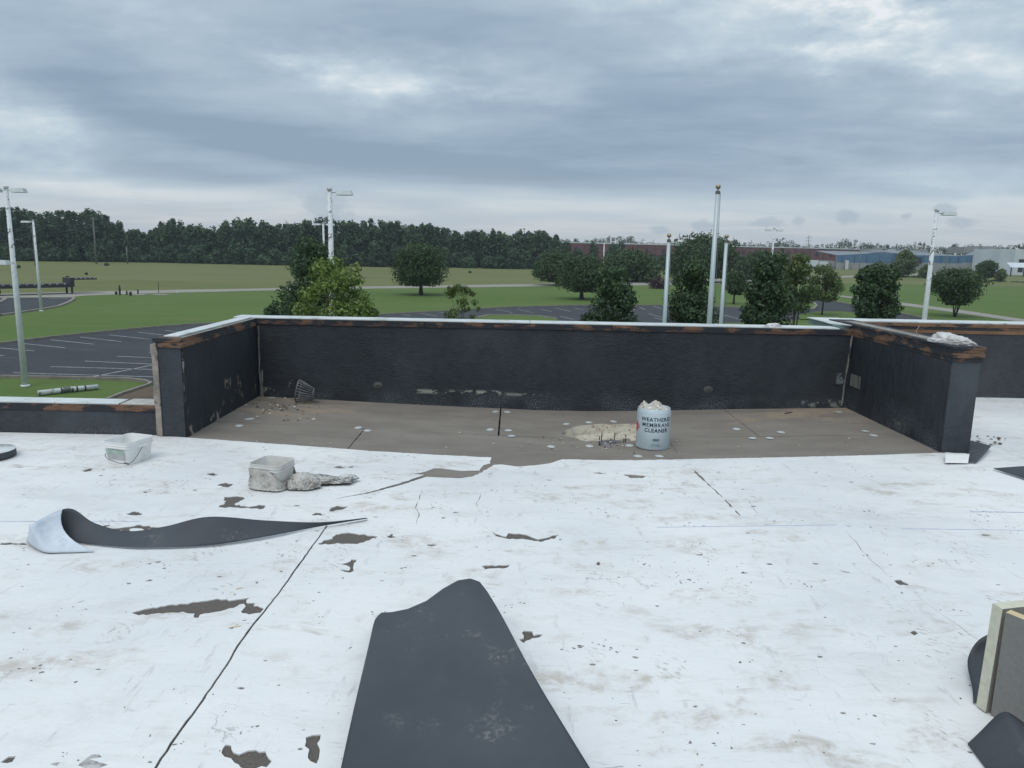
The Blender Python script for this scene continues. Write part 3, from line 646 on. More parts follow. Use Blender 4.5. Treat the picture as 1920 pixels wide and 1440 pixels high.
# back wall
wb = wall('long black tarred parapet wall at the back of the sunken roof bay')
box('wall_panel', -2.96, 3.90, BW, BW+.20, -5.07, HB-.055, M_TARB, wb)
segs = [(-2.96,-.95),(-.945,1.06),(1.065,3.70)]
for i, (a, b) in enumerate(segs):
    box('nailer', a, b, BW-.012, BW+.19, HB-.054, HB-.026, M_WOODR, wb, .002)
    box('nailer', a, b, BW-.006-.003*i, BW+.20, HB-.025, HB+.006, M_WOODD, wb, .002)
for i, (a, b) in enumerate([(-3.0,.18),(.185,3.50)]):
    bm = bmesh.new(); a_box(bm, a, b, BW-.008, BW+.235, HB+.008, HB+.022, .003); a_box(bm, a, b, BW+.222, BW+.2355, HB-.10, HB+.0075); bm_obj('coping', bm, M_COPE, wb)
def blob_plate(name, x_, z_, mat, parent, s_=1.):
    bm = bmesh.new(); a_lathe(bm, [(0,.006),(.012,.006),(.016,.002),(.040,.003),(.052,.0)], 18)
    for v_ in bm.verts: v_.co = Vector((v_.co.x*s_, -v_.co.z, v_.co.y*.72*s_)); v_.co += Vector((x_, BW-.003, z_))
    return bm_obj(name, bm, mat, parent, True)
M_WPLATE = plain('tarred_plate', (.11,.105,.095), (.05,.05,.05), 40, .7, b=.3)
blob_plate('wall_plate', -1.462, .150, M_WPLATE, wb); blob_plate('wall_plate', 2.136, .172, M_WPLATE, wb)
# left side wall with broken end
wl = wall('short black tarred side wall with white coping left of the bay')
box('wall_panel', -2.985, -2.765, 6.20, BW-.002, -5.07, HB-.075, M_TARL, wl)
box('end_panel', -2.97, -2.775, 6.178, 6.198, -.10, HB-.072, M_TARE, wl)
# wavy broken plaster strip on the outer edge
bm = bmesh.new(); n = 22; prev = None
for i in range(n+1):
    z_ = -.06+i/n*(HB-.03+.06) - (.0 if i < n else .02); ww = .035+.016*noise.noise(Vector((0,z_*7,1)))+(.012 if i > n-3 else 0); 
    o1 = Vector((-2.988-ww, 6.185, z_)); o2 = Vector((-2.972, 6.170+.006*noise.noise(Vector((1,z_*12,3))), z_)); o3 = Vector((-2.974, 6.23, z_)); o4 = Vector((-2.988-ww*.8, 6.26, z_))
    ring = [bm.verts.new(p) for p in (o1,o2,o3,o4)]
    if prev:
        for k in range(4): bm.faces.new((prev[k],prev[(k+1)%4],ring[(k+1)%4],ring[k]))
    else: bm.faces.new(ring[::-1])
    prev = ring
bm.faces.new(prev); bm_obj('broken_plaster', bm, M_BEIGE, wl)
box('sealant_strip', -2.975, -2.966, 6.168, 6.177, -.05, HB-.10, M_BEIGE, wl)
box('nailer', -2.975, -2.755, 6.165, BW-.014, HB-.0745, HB-.028, M_WOOD, wl, .003)
box('nailer', -2.995, -2.762, 6.158, BW-.014, HB-.0275, HB+.004, M_WOODD, wl, .002)
bm = bmesh.new(); a_box(bm, -2.935, -2.812, 6.24, BW-.01, HB+.006, HB+.020, .003); bm_obj('coping', bm, M_COPE, wl)
box('coping_flange', -2.795, -2.758, 6.20, BW-.012, HB+.006, HB+.010, M_TIN, wl)
# corner sealant, irregular
def seam_strip(name, x_, y_, z0, z1, wdt, mat, parent, nx=0., seed=1, off=.006):
    bm = bmesh.new(); prev = None; n = 26
    for i in range(n+1):
        z_ = z0+(z1-z0)*i/n; a = wdt*(.7+.7*abs(noise.noise(Vector((seed,z_*6,0))))); s_ = .012*noise.noise(Vector((seed+5,z_*5,0)))
        ring = [bm.verts.new((x_+s_-a/2+nx*i/n, y_, z_)), bm.verts.new((x_+s_+nx*i/n, y_-off, z_)), bm.verts.new((x_+s_+a/2+nx*i/n, y_, z_))]
        if prev:
            for k in range(2): bm.faces.new((prev[k],prev[k+1],ring[k+1],ring[k]))
        prev = ring
    return bm_obj(name, bm, mat, parent)
seam_strip('corner_sealant', -2.742, BW-.002, .0, HB-.07, .022, M_STRIPP, wb, seed=2, off=.02)
seam_strip('corner_sealant', -2.722, BW-.002, .0, .30, .032, M_STRIPP, wb, seed=4)
# right side wall
wr = wall('black tarred side wall with a stack of weathered timber along its top right')
HR = .915
box('wall_panel', 3.655, 3.90, 6.185, BW+.66, -.35, HR-.135, M_TARR, wr)
box('end_panel', 3.662, 3.895, 6.160, 6.183, -.12, HR-.134, M_TARE, wr)
zz = HR-.133
for i, (th, ov, mt) in enumerate([(.032,.002,M_WOODD),(.040,.012,M_WOOD),(.034,.004,M_WOODD),(.022,.015,M_WOODD)]):
    box('nailer', 3.655-ov*.6, 3.905+ov*.6, 6.150-ov, BW+.64, zz+.0005, zz+th, mt, wr, .002); zz += th
box('top_board', 3.675, 3.79, 6.62, BW+.3, zz+.001, zz+.012, M_TIN, wr, .002)
seam_strip('corner_sealant', 3.600, BW-.002, .02, .80, .026, M_STRIPP, wb, nx=.045, seed=8, off=.018)
box('wall_bracket', 3.50, 3.652, BW-.010, BW-.001, .255, .385, tar('bracket_tar', [(3.50,3.66,.24,.40,.52,0,(.15,.17,.18),(1,1))], (1,1,1), low=.0), wb, .002)
box('wall_bracket', 3.646, 3.6545, 7.72, 7.95, .255, .385, M_STRIPP, wr, .002)
# left low wall
wlo = wall('low black parapet wall with white coping at the left edge')
box('wall_panel', -9, -2.99, 6.222, 6.42, -5.07, .205, M_TARF, wlo)
box('nailer', -9, -5.205, 6.214, 6.41, .2055, .262, M_WOOD, wlo, .003); box('nailer', -5.2, -3.0, 6.214, 6.41, .2055, .262, M_WOODD, wlo, .003)
for a, b in [(-9,-3.90),(-3.895,-3.35)]:
    bm = bmesh.new(); a_box(bm, a, b, 6.225, 6.40, .264, .280, .003); bm_obj('coping', bm, M_COPE, wlo)
box('coping', -3.345, -3.03, 6.24, 6.47, .258, .270, plain('broken_coping', (.50,.49,.45), (.36,.34,.31), 8), wlo, .003)
seam_strip('corner_sealant', -3.01, 6.221, .0, .20, .03, M_STRIPP, wlo, seed=12)
# right far wall
wf = wall('black parapet wall with two orange timber strips beyond the right side wall')
FY = 8.66
box('wall_panel', 3.905, 9, FY, FY+.24, -5.07, .765, M_TARF, wf)
box('nailer', 3.905, 9, FY-.010, FY+.23, .7655, .805, M_WOODT, wf, .003); box('nailer', 3.905, 5.1, FY-.004, FY+.23, .8055, .842, M_WOODD, wf, .003); box('nailer', 5.104, 9, FY-.007, FY+.23, .8055, .842, M_WOODD, wf, .003)
box('nailer', 3.905, 9, FY-.012, FY+.235, .8425, .878, M_WOODT, wf, .003)
bm = bmesh.new(); a_box(bm, 3.70, 9, FY+.02, FY+.33, .880, .896, .003); a_box(bm, 3.70, 9, FY+.315, FY+.328, .74, .8795); bm_obj('coping', bm, M_COPE, wf)
bm = bmesh.new(); a_prism(bm, [(3.68,FY+.32),(3.55,FY+.32),(3.51,BW+.16),(3.66,BW+.10)], HB-.02, HB+.045); bm_obj('coping_end', bm, M_COPEG, wf)
bm = bmesh.new(); a_prism(bm, [(3.905,FY+.33),(3.53,FY+.33),(3.49,BW+.24),(3.66,BW+.02),(3.90,BW+.3)], HB+.0455, HB+.054); bm_obj('coping', bm, M_COPE, wf)
mesh_obj('membrane_upstand', [(3.96,FY-.004,.0),(9,FY-.004,.0),(9,FY-.004,.02),(3.96,FY-.004,.02)], [(0,1,2,3)], M_COPE, roof)
# the building below the roof
bd = tag(thing('building'), 'tan walled building under the white roof, seen only past its parapets', 'building')
box('wall', -9, -3.0, -3, 6.221, GZ, -.05, plain('tan_wall', (.36,.30,.24)), bd); box('wall', 4.0, 9, -3, 8.65, GZ, -.05, bd.children[0].data.materials[0], bd); box('wall', -2.999, 3.999, -3, 5.0, GZ, -.05, bd.children[0].data.materials[0], bd)

# ------------------------------------------------------------------ loose things on the roof
def ribbon(name, A, B, mats, parent=None, thick=.0018, sub=6, across=5, bulge=0., rim=1, mid=None):
    """a thin sheet between two 3D edge curves, black on one side, white on the other"""
    def cr(p, t):
        n = len(p); i = min(int(t), n-2); u = t-i; p0, p1, p2, p3 = p[max(i-1,0)], p[i], p[i+1], p[min(i+2,n-1)]
        return .5*((2*p1)+(p2-p0)*u+(2*p0-5*p1+4*p2-p3)*u*u+(3*p1-p0-3*p2+p3)*u*u*u)
    n = (len(A)-1)*sub+1; bm = bmesh.new(); rows = []
    for i in range(n):
        t = i/sub; a, b = cr(A, min(t, len(A)-1.0001)), cr(B, min(t, len(B)-1.0001)); 
        if mid: mm = cr(mid, min(t, len(A)-1.0001)); rows.append([a*(1-q_)**2+mm*2*q_*(1-q_)+b*q_*q_ for q_ in [k/across for k in range(across+1)]])
        else: rows.append([a.lerp(b, k/across) for k in range(across+1)])
    top = [[bm.verts.new(p) for p in r2] for r2 in rows]
    for i in range(n-1):
        for k in range(across): bm.faces.new((top[i][k],top[i+1][k],top[i+1][k+1],top[i][k+1]))
    me = bpy.data.meshes.new(name); bm.normal_update(); bm.to_mesh(me); bm.free()
    for m_ in mats: me.materials.append(m_)
    me.polygons.foreach_set('use_smooth', [True]*len(me.polygons))
    o = bpy.data.objects.new(name, me); COL.objects.link(o); o.parent = parent
    md = o.modifiers.new('thickness', 'SOLIDIFY'); md.thickness = thick; md.offset = 0; md.material_offset = 1; md.material_offset_rim = rim
    return o
# big black flap in the foreground: folded membrane, the far end is the fold
def flap():
    sil = [(700,1172,.075),(704,1160,.082),(714,1150,.088),(735,1149,.09),(765,1143,.095),(800,1128,.105),(832,1105,.13),(860,1090,.155),(884,1086.5,.175),(900,1092,.185),(914,1110,.18)]
    U = [0,.03,.07,.16,.30,.45,.60,.75,.88,.95,1.0]
    def silp(u):
        for i in range(len(U)-1):
            if u <= U[i+1]: f_ = (u-U[i])/(U[i+1]-U[i]); a, b = sil[i], sil[i+1]; return P(a[0]+(b[0]-a[0])*f_, a[1]+(b[1]-a[1])*f_, a[2]+(b[2]-a[2])*f_)
        return P(*sil[-1])
    nl = P(622,1520,.11); nr = P(1157,1520,.10)
    nu, rows = 40, []
    for j in range(nu+1):
        u = j/nu; e = silp(u); nr_ = nl.lerp(nr, u); dv = (nr_-e); dv_h = Vector((dv.x,dv.y,0)).normalized()
        col_ = []
        # top layer from the near end to the fold
        for i in range(22):
            t = 1-i/21; p = e.lerp(nr_, t*1.0); p.z = e.z+(nr_.z-e.z)*sstep(0,1,t)+.012*math.sin(u*5+t*3)*t*(1-t)*3-.05*sstep(.55,1,u)*sstep(.1,.6,t)*(1-t)
            col_.append(p)
        rr = (e.z-.014)/2
        for i in range(1, 9):
            a = i/8*math.pi; p = Vector((e.x,e.y,e.z-rr))-dv_h*(rr*.75*math.sin(a))+Vector((0,0,rr*math.cos(a))); col_.append(p)
        q_ = col_[-1].copy()
        for i in range(1, 8): p = q_+dv_h*(i/7*.9); p.z = .0155; col_.append(p)
        rows.append(col_)
    bm = bmesh.new(); vv = [[bm.verts.new(p) for p in c_] for c_ in rows]
    for j in range(nu):
        for i in range(len(vv[0])-1): bm.faces.new((vv[j][i],vv[j+1][i],vv[j+1][i+1],vv[j][i+1]))
    me = bpy.data.meshes.new('membrane_flap'); bm.normal_update(); bm.to_mesh(me); bm.free()
    me.materials.append(M_BLACK); me.materials.append(M_GREYBACK)
    me.polygons.foreach_set('use_smooth', [True]*len(me.polygons))
    o = bpy.data.objects.new('membrane_flap', me); COL.objects.link(o)
    md = o.modifiers.new('thickness', 'SOLIDIFY'); md.thickness = .002; md.offset = 0; md.material_offset = 1; md.material_offset_rim = 1
    return o
tag(flap(), 'large black rubber membrane piece folded over in the middle foreground', 'membrane')
A = [P(690,972,.012),P(600,987,.016),P(500,1006,.025),P(400,1022,.018),P(310,1027,.016),P(240,1027,.014),P(165,1020,.013),P(96,1012,.013),P(50,1012,.02),P(78,1034,.014),P(120,1036,.012),P(178,1034,.012)]
B = [P(686,970.5,.03),P(600,979,.045),P(500,976,.09),P(392,969,.14),P(310,987,.07),P(240,996,.04),P(178,981,.09),P(128,953,.18),P(62,982,.14),P(58,984,.14),P(84,969,.165),P(117,955,.185)]
MID = [a_.lerp(b_, .5) for a_, b_ in zip(A, B)]; MID[-1] = P(101,1006,.06); MID[-2] = P(84,1008,.06); MID[7] = P(112,990,.07)
tag(ribbon('membrane_strip', A, B, [M_GREYBACK, M_BLACK], sub=8, rim=0, mid=MID, across=10), 'long narrow black membrane strip, its white left end curled up', 'membrane')
# small curled membrane pieces on the right
A = [P(1812,824,.012),P(1812,846,.012),P(1814,868,.012)]; B = [P(1859,836,.05),P(1846,852,.045),P(1830,869,.012)]
M1 = ribbon('membrane_offcut', A, B, [M_BLACK, M_GREYBACK], sub=6); tag(M1, 'black torn membrane corner curling up beside the end of the right side wall', 'membrane')
A = [P(1862,879,.02),P(1885,886,.02),P(1925,899,.02),P(1960,915,.02)]; B = [P(1864,878,.022),P(1890,876,.05),P(1925,874,.07),P(1960,876,.07)]
tag(ribbon('membrane_offcut', A, B, [M_BLACK, M_GREYBACK]), 'flat black membrane offcut cut off by the right picture edge', 'membrane')
A = [P(1772,868,.013),P(1797,868.5,.013),P(1815,869,.013)]; B = [P(1772,848,.05),P(1797,850,.055),P(1818,851,.06)]
tag(ribbon('membrane_offcut', A, B, [M_WHITE, M_BLACK]), 'small white membrane upstand folded against the right side wall end', 'membrane')
# disc at the left
dc = tag(thing('membrane_roll', tuple(P(-18,856,.012))), 'flat coil of black edged membrane with white top at the left picture edge', 'roll')
lathe('coil', [(0,0),(.165,0),(.168,.004),(.168,.052)], M_BLACK, dc, 48); lathe('coil_top', [(.168,.0525),(.164,.056),(.03,.054),(0,.054)], M_COPE, dc, 48)
# the tin
cz_ = 0; p = P(1223,838,-.085)
can = tag(thing('metal_pail', (p.x, p.y, zr(p.x,p.y)+.002), math.atan2(-p.x, p.y)), 'pale blue metal pail printed WEATHERED MEMBRANE CLEANER standing by the drain hole', 'pail')
can.rotation_euler.z = -math.atan2(p.x, p.y)
RC, HC = .149, .352
lathe('pail_body', [(0,.006),(.140,.006),(.1425,0),(.147,.004),(RC,.012),(RC,.20),(RC,HC-.030),(RC-.004,HC-.010),(RC-.009,HC-.003),(RC-.009,HC+.006),(RC-.013,HC+.009),(RC-.017,HC+.004),(RC-.018,HC-.06),(0,HC-.07)], M_CAN, can, 64)
def can_print(name, verts2, faces, mat, off=.0006):
    vs_ = [( (RC+off)*math.sin(a), -(RC+off)*math.cos(a), z_) for a, z_ in verts2]
    return mesh_obj(name, vs_, faces, mat, can)
def text_on_can(txt, size, width, ang, z_, parentname, bold=.0):
    cu = bpy.data.curves.new('lettering', 'FONT'); cu.body = txt; cu.size = size; cu.align_x = 'CENTER'; cu.align_y = 'CENTER'; cu.offset = bold; cu.resolution_u = 3; cu.space_character = 1.12
    to = bpy.data.objects.new('lettering', cu); COL.objects.link(to)
    dg = bpy.context.evaluated_depsgraph_get(); me0 = to.evaluated_get(dg).to_mesh()
    V = [v_.co.copy() for v_ in me0.vertices]; F = [tuple(f.vertices) for f in me0.polygons]
    to.evaluated_get(dg).to_mesh_clear(); bpy.data.objects.remove(to); bpy.data.curves.remove(cu)
    xs = [v_.x for v_ in V]; k = width/(max(xs)-min(xs)); mid = (max(xs)+min(xs))/2; ys = [v_.y for v_ in V]; my = (max(ys)+min(ys))/2
    return can_print(parentname, [(ang+(v_.x-mid)*k/RC, z_+(v_.y-my)) for v_ in V], F, M_INK)
text_on_can('WEATHERED', .048, .300, R(13), .276, 'lettering', .0014)
text_on_can('MEMBRANE', .048, .272, R(13), .228, 'lettering', .0011)
text_on_can('CLEANER', .048, .218, R(12), .180, 'lettering', .0016)
text_on_can('FIVE GAL.', .014, .072, R(11), .055, 'small_print'); text_on_can('(18.9 LITERS)', .014, .096, R(11), .039, 'small_print')
vv, ff = [], []; xx = -.030; r2 = random.Random(2)
while xx < .030:
    ww = r2.choice((.0012,.0022,.0034)); a0, a1 = R(11)+xx/RC, R(11)+(xx+ww)/RC; b_ = len(vv); vv += [(a0,.083),(a1,.083),(a1,.107),(a0,.107)]; ff.append((b_,b_+1,b_+2,b_+3)); xx += ww+r2.choice((.0014,.0024))
can_print('barcode', vv, ff, M_INK)
N_ = 8; vv = []; ff = []
for i in range(N_+1):
    t = -1+2*i/N_; hh = .052*(1-abs(t)); a = R(-71)+t*R(20); vv += [(a,.195-hh),(a,.195+hh)]
for i in range(N_): ff.append((2*i,2*i+2,2*i+3,2*i+1))
can_print('hazard_diamond', vv, ff, M_RED)
can_print('hazard_print', [(R(-64),.188),(R(-58),.188),(R(-58),.201),(R(-64),.201)], [(0,1,2,3)], M_PALEINK, .001)
def crumple(name, cx_, cy_, z0, rx, ry, h, mat, seed, freq=7., amp=.25, sub=5, shape=None, parent=None):
    bm = bmesh.new(); bmesh.ops.create_icosphere(bm, subdivisions=sub, radius=1)
    for v_ in bm.verts:
        d = v_.co.normalized(); s1 = noise.noise(d*1.4+Vector((seed,0,0))); w_ = noise.noise_vector(d*2.2+Vector((0,seed,0)))*.5
        rd = 1-abs(noise.noise((d+w_)*freq*.4+Vector((0,0,seed))))*2; rd2 = 1-abs(noise.noise((d+w_)*freq+Vector((seed,2,0))))*2
        k = 1+amp*(.9*s1+.6*rd-.3+.35*rd2)
        z_ = d.z*(1. if d.z > 0 else .25)
        sh = shape(d) if shape else 1.
        v_.co = Vector((cx_+d.x*rx*k, cy_+d.y*ry*k, z0+max(0, z_*h*k*sh+.02*h)))
    return bm_obj(name, bm, mat, parent, True)
def rshape(d):
    pk = max(0,1-math.hypot(d.x-.08,d.y)/.75)*.95+max(0,1-math.hypot(d.x+.72,d.y)/.32)*1.5
    return .38+pk
rg = crumple('rag', 0, 0, 0, .128, .128, .060, M_RAG, 3.1, 10, .22, 5, rshape); rg.location = (p.x, p.y, zr(p.x,p.y)+HC-.012)
tag(rg, 'crumpled dirty white rag stuffed into the top of the pale blue pail', 'rag')
# black sliver right of the pail
sl = patch('membrane_sliver', [(1252,846.5),(1284,849),(1278,851),(1251,855)], M_BLACK, .004, .0005); tag(sl, 'thin dark pointed sliver lying right of the pale blue pail', 'scrap')
sl = patch('membrane_sliver', [(1471,770),(1486,768),(1486,770),(1472,772)], M_BLACK, .004, .0005); tag(sl, 'short dark sliver near the right end of the back wall foot', 'scrap')

# square plastic pails
def rrect(w_, d_, r_, seg=5):
    out = []
    for sx, sy, a0 in ((1,1,0),(-1,1,90),(-1,-1,180),(1,-1,270)):
        for k in range(seg+1):
            a = R(a0+90*k/seg); out.append((sx*(w_/2-r_)+r_*math.cos(a), sy*(d_/2-r_)+r_*math.sin(a)))
    return out
def square_pail(name, loc, rz, w_, d_, h_, mat, bulge=0.):
    t = thing(name, loc, rz)
    prof = [(.80,.0),(.86,.0),(.865,.006),(.95,h_*.72),(.955,h_*.74),(1.02,h_*.745),(1.02,h_*.77),(.965,h_*.775),(.968,h_*.84),(1.0,h_*.845),(1.0,h_*.865),(.972,h_*.87),(.978,h_*.975),(1.005,h_*.98),(1.005,h_),(.965,h_),(.955,h_*.97),(.84,.008),(0.,.008)]
    bm = bmesh.new(); rings = []; rr = rrect(1,1,.16)
    for s_, z_ in prof:
        rings.append([bm.verts.new((a*w_*max(s_,.001), b*d_*max(s_,.001)*(1+bulge*(z_/h_)**3*(abs(a)<.3)*(b>0)), z_)) for a, b in rr])
    for a, b in zip(rings, rings[1:]):
        for k in range(len(rr)): bm.faces.new((a[k],a[(k+1)%len(rr)],b[(k+1)%len(rr)],b[k]))
    bmesh.ops.contextual_create(bm, geom=rings[0])
    o = bm_obj('pail_body', bm, mat, t); autosmooth(o, 35); return t
p = P(243,862,.01)
q1 = tag(square_pail('plastic_pail', (p.x,p.y,.006), R(73), .285, .235, .172, M_PAIL, .12), 'white square plastic pail with wire handle and green label on the white roof', 'pail')
hw = .285/2; hd = .235/2
tube('wire_handle', [(-hw*.0+.02,-hd*1.03,.120),(-.01,-hd*1.05,.102),(-.055,-hd*1.08,.062),(-.10,-hd*1.12,.034),(-.150,-hd*1.15,.026),(-.175,-hd*.7,.032),(-.178,-hd*.2,.046),(-.176,hd*.15,.052),(-.170,hd*.45,.070),(-.160,hd*.5,.09)], .0024, M_WIRE, q1, 6)
tube('handle_grip', [(-.150,-hd*1.2,.024),(-.165,-hd*.95,.036)], .006, M_WIRE, q1, 8)
box('handle_lug', -.025, .06, -hd*1.06, -hd*.99, .114, .132, M_PAIL, q1, .003)
xx = -hw*.935
mesh_obj('label_panel', [(xx+.005,-hd*.72,.04),(xx+.005-.0,hd*.55,.04),(xx-.010,hd*.62,.116),(xx-.010,-hd*.78,.116)], [(0,1,2,3)], M_LABW, q1)
mesh_obj('label_panel', [(xx-.0045,-hd*.75,.085),(xx-.0045,hd*.58,.085),(xx-.0105,hd*.62,.118),(xx-.0105,-hd*.78,.118)], [(0,1,2,3)], M_LABG, q1)
for c_ in q1.children:
    if c_.name.startswith('label_panel'):
        for v_ in c_.data.vertices: v_.co.x -= .0015
p = P(512,908,.01)
q2 = tag(square_pail('plastic_pail', (p.x,p.y,.006), R(-15), .235, .235, .172, M_PAILD), 'dusty square plastic pail wrapped in dirty clear plastic on the white roof', 'pail')
# crumpled plastic round the pail and trailing to the right
def wrap():
    bm = bmesh.new(); rings = []; n = 90; m = 16; base = rrect(1,1,.16,5)
    for j in range(m):
        t = j/(m-1); ring = []
        for k in range(n):
            a = 2*math.pi*k/n; d = Vector((math.cos(a), math.sin(a), 0)); sq = 1/max(abs(d.x)**6+abs(d.y)**6, 1e-6)**(1/6)
            rr = .1225*sq*(.90+.08*t)+.005+.014*(1-t)**2.5; q_ = Vector((d.x*2.4, d.y*2.4, t*2.2)); rr += .009*(1-abs(noise.noise(q_*2.1+Vector((4,0,0))))*2.5)*(1-.6*t)+.005*noise.noise(q_*6)
            hh = .135 if d.x < .35 else .135-.09*sstep(.35,.9,d.x)
            z_ = .004+t*hh*(1+.10*noise.noise(d*3))
            ring.append(bm.verts.new((d.x*rr, d.y*rr, z_)))
        rings.append(ring)
    for a, b in zip(rings, rings[1:]):
        for k in range(n): bm.faces.new((a[k],a[(k+1)%n],b[(k+1)%n],b[k]))
    return bm
bg = thing('plastic_bag', (p.x,p.y,.006), R(-15)); tag(bg, 'dirty crumpled plastic wrapped round the dusty pail and trailing right', 'bag')
bm_obj('wrapping', wrap(), M_BAGD, bg, True)
o = crumple('bag_lump', 0, 0, 0, .105, .078, .080, M_BAGD, 7.7, 11, .30, 5); o.parent = bg; o.location = Matrix.Rotation(R(15),4,'Z')@Vector((.205,-.015,0)); o.rotation_euler.z = R(15+12)
o = crumple('bag_tail', 0, 0, 0, .16, .080, .016, M_BAGD, 2.2, 12, .5, 5, lambda d: 1-.4*d.x); o.parent = bg; o.location = Matrix.Rotation(R(15),4,'Z')@Vector((.29,.13,0)); o.rotation_euler.z = R(15-4)
o = crumple('bag_tail', 0, 0, 0, .055, .055, .022, M_BAG, 5.2, 12, .6, 5); o.parent = bg; o.location = Matrix.Rotation(R(15),4,'Z')@Vector((.47,.17,0)); o.rotation_euler.z = R(15-10)

# cast strainer leaning in the corner
st = thing('drain_strainer', (-2.20, 7.80, zr(-2.2,7.8)+.003))
tag(st, 'grey slotted metal drain strainer dome lying on its side in the back left corner', 'strainer')
def strainer():
    c0 = Vector((-.075,.0,.125)); ax = Vector((.93,.05,-.16)).normalized(); u_ = ax.cross(Vector((0,1,0))).normalized(); w_ = ax.cross(u_)
    R0, R1, L = .118, .062, .165; c1 = c0+ax*L-Vector((0,0,.012))
    def ringpts(c, r_): return [c+(u_*math.cos(2*math.pi*k/28)+w_*math.sin(2*math.pi*k/28))*r_ for k in range(29)]
    tube('strainer_ring', ringpts(c0, R0), .0065, M_IRON, st, 6); tube('strainer_ring', ringpts(c1, R1), .006, M_IRON, st, 6)
    bm = bmesh.new(); pts = [bm.verts.new(q_) for q_ in ringpts(c1, R1)[:-1]]; bm.faces.new(pts); bm_obj('strainer_cap', bm, M_IRON, st)
    for k in range(22):
        a = 2*math.pi*k/22; d = u_*math.cos(a)+w_*math.sin(a); tube('bar', [c0+d*R0, c0.lerp(c1,.5)+d*(R0+R1)/2*1.02, c1+d*R1], .0048, M_IRON, st, 5)
strainer()
# plastic bags lying on the walls
o = crumple('plastic_bag', 0, 0, 0, .19, .10, .075, M_BAG, 9.3, 9, .28, 5, lambda d: 1-.25*d.x); o.location = (3.775,6.40,HR-.004); o.rotation_euler.z = R(-62)
tag(o, 'crumpled white plastic bag lying on top of the right side wall end', 'bag')
bt = crumple('bag_corner', 0, 0, 0, .026, .020, .085, M_BAG, 4.1, 9, .35, 4); bt.parent = o; bt.location = (.205,.03,-.125)
q_ = P(1452,607,d=8.03)
o = crumple('plastic_scrap', 0, 0, 0, .085, .05, .035, M_BAG, 12.3, 9, .3, 4); o.location = (q_.x, 8.05, HB+.020); tag(o, 'small crumpled white plastic scrap on the back wall coping', 'scrap')
tube('loose_string', [(3.62,6.66,HR+.02),(3.60,6.66,HR+.07),(3.625,6.66,HR+.115)], .002, plain('string', (.45,.40,.32)), None, 5); tag(bpy.data.objects['loose_string'], 'thin tan string poking up beside the white bag on the right wall', 'string')
# foam boards and membrane at the lower right
fb = thing('foam_board', (0,0,0)); tag(fb, 'thick cream edged foam insulation board standing on edge at the right', 'insulation board')
def slab(name, p00, p10, p01, th, mats, parent, core=None):
    """slab from three corners of its front face, thickness away from the camera side"""
    a, b, c = Vector(p00), Vector(p10), Vector(p01); n_ = (b-a).cross(c-a).normalized()
    if n_.y < 0: n_ = -n_
    d = b+c-a; V = [a,b,d,c]+[k+n_*th for k in (a,b,d,c)]
    return mesh_obj(name, V, [(0,3,2,1),(4,5,6,7),(0,1,5,4),(1,2,6,5),(2,3,7,6),(3,0,4,7)], mats, parent, mi=[0,1,1,1,1,1])
bl = P(1848,1336,.012); tl = P(1880,1142,d=bl.y-.02); bl2 = bl+Vector((.42,.10,0))
slab('board_slab', bl, bl2, tl, .042, [M_FACER, M_FOAMC], fb)
fb2 = thing('foam_board', (0,0,0)); tag(fb2, 'smaller yellow cored foam board leaning on the cream edged board', 'insulation board')
a_ = bl+Vector((.012,-.010,0)); tl2 = P(1886,1148,d=a_.y-.03)
slab('board_slab', a_, a_+Vector((.20,-.36,-.0)), tl2, .030, [M_FACER, M_FOAMY], fb2)
A = [P(1825,1318,.013),P(1823,1290,.02),P(1814,1240,.06),P(1830,1205,.12),P(1852,1190,.14)]; B = [v_+Vector((.16,.03,.05)) for v_ in A]
tag(ribbon('membrane_offcut', A, B, [M_BLACK, M_BLACK], sub=6), 'black curled membrane offcut behind the cream edged foam board', 'membrane')
A = [P(1814,1395,.014),P(1838,1372,.07),P(1866,1344,.125),P(1882,1335,.15),P(1900,1341,.15),P(1945,1375,.10)]; B = [P(1848,1440,.014),P(1890,1450,.06),P(1920,1450,.10),P(1945,1455,.12),P(1960,1455,.12),P(2000,1455,.08)]
tag(ribbon('membrane_offcut', A, B, [M_GREYBACK, M_BLACK], sub=6, rim=0), 'black folded membrane offcut in the bottom right corner', 'membrane')

# ------------------------------------------------------------------ air
hz = bpy.data.materials.new('haze_air'); hz.use_nodes = True; hn = hz.node_tree; hn.nodes.clear()
ho = hn.nodes.new('ShaderNodeOutputMaterial'); hv = hn.nodes.new('ShaderNodeVolumePrincipled'); hv.inputs['Color'].default_value = (.80,.88,.96,1); hv.inputs['Density'].default_value = .00024; hv.inputs['Anisotropy'].default_value = .2
hn.links.new(hv.outputs[0], ho.inputs['Volume'])
struct(box('haze', -1500, 1500, -80, 1500, GZ-1.1, 34, hz), 'stuff')
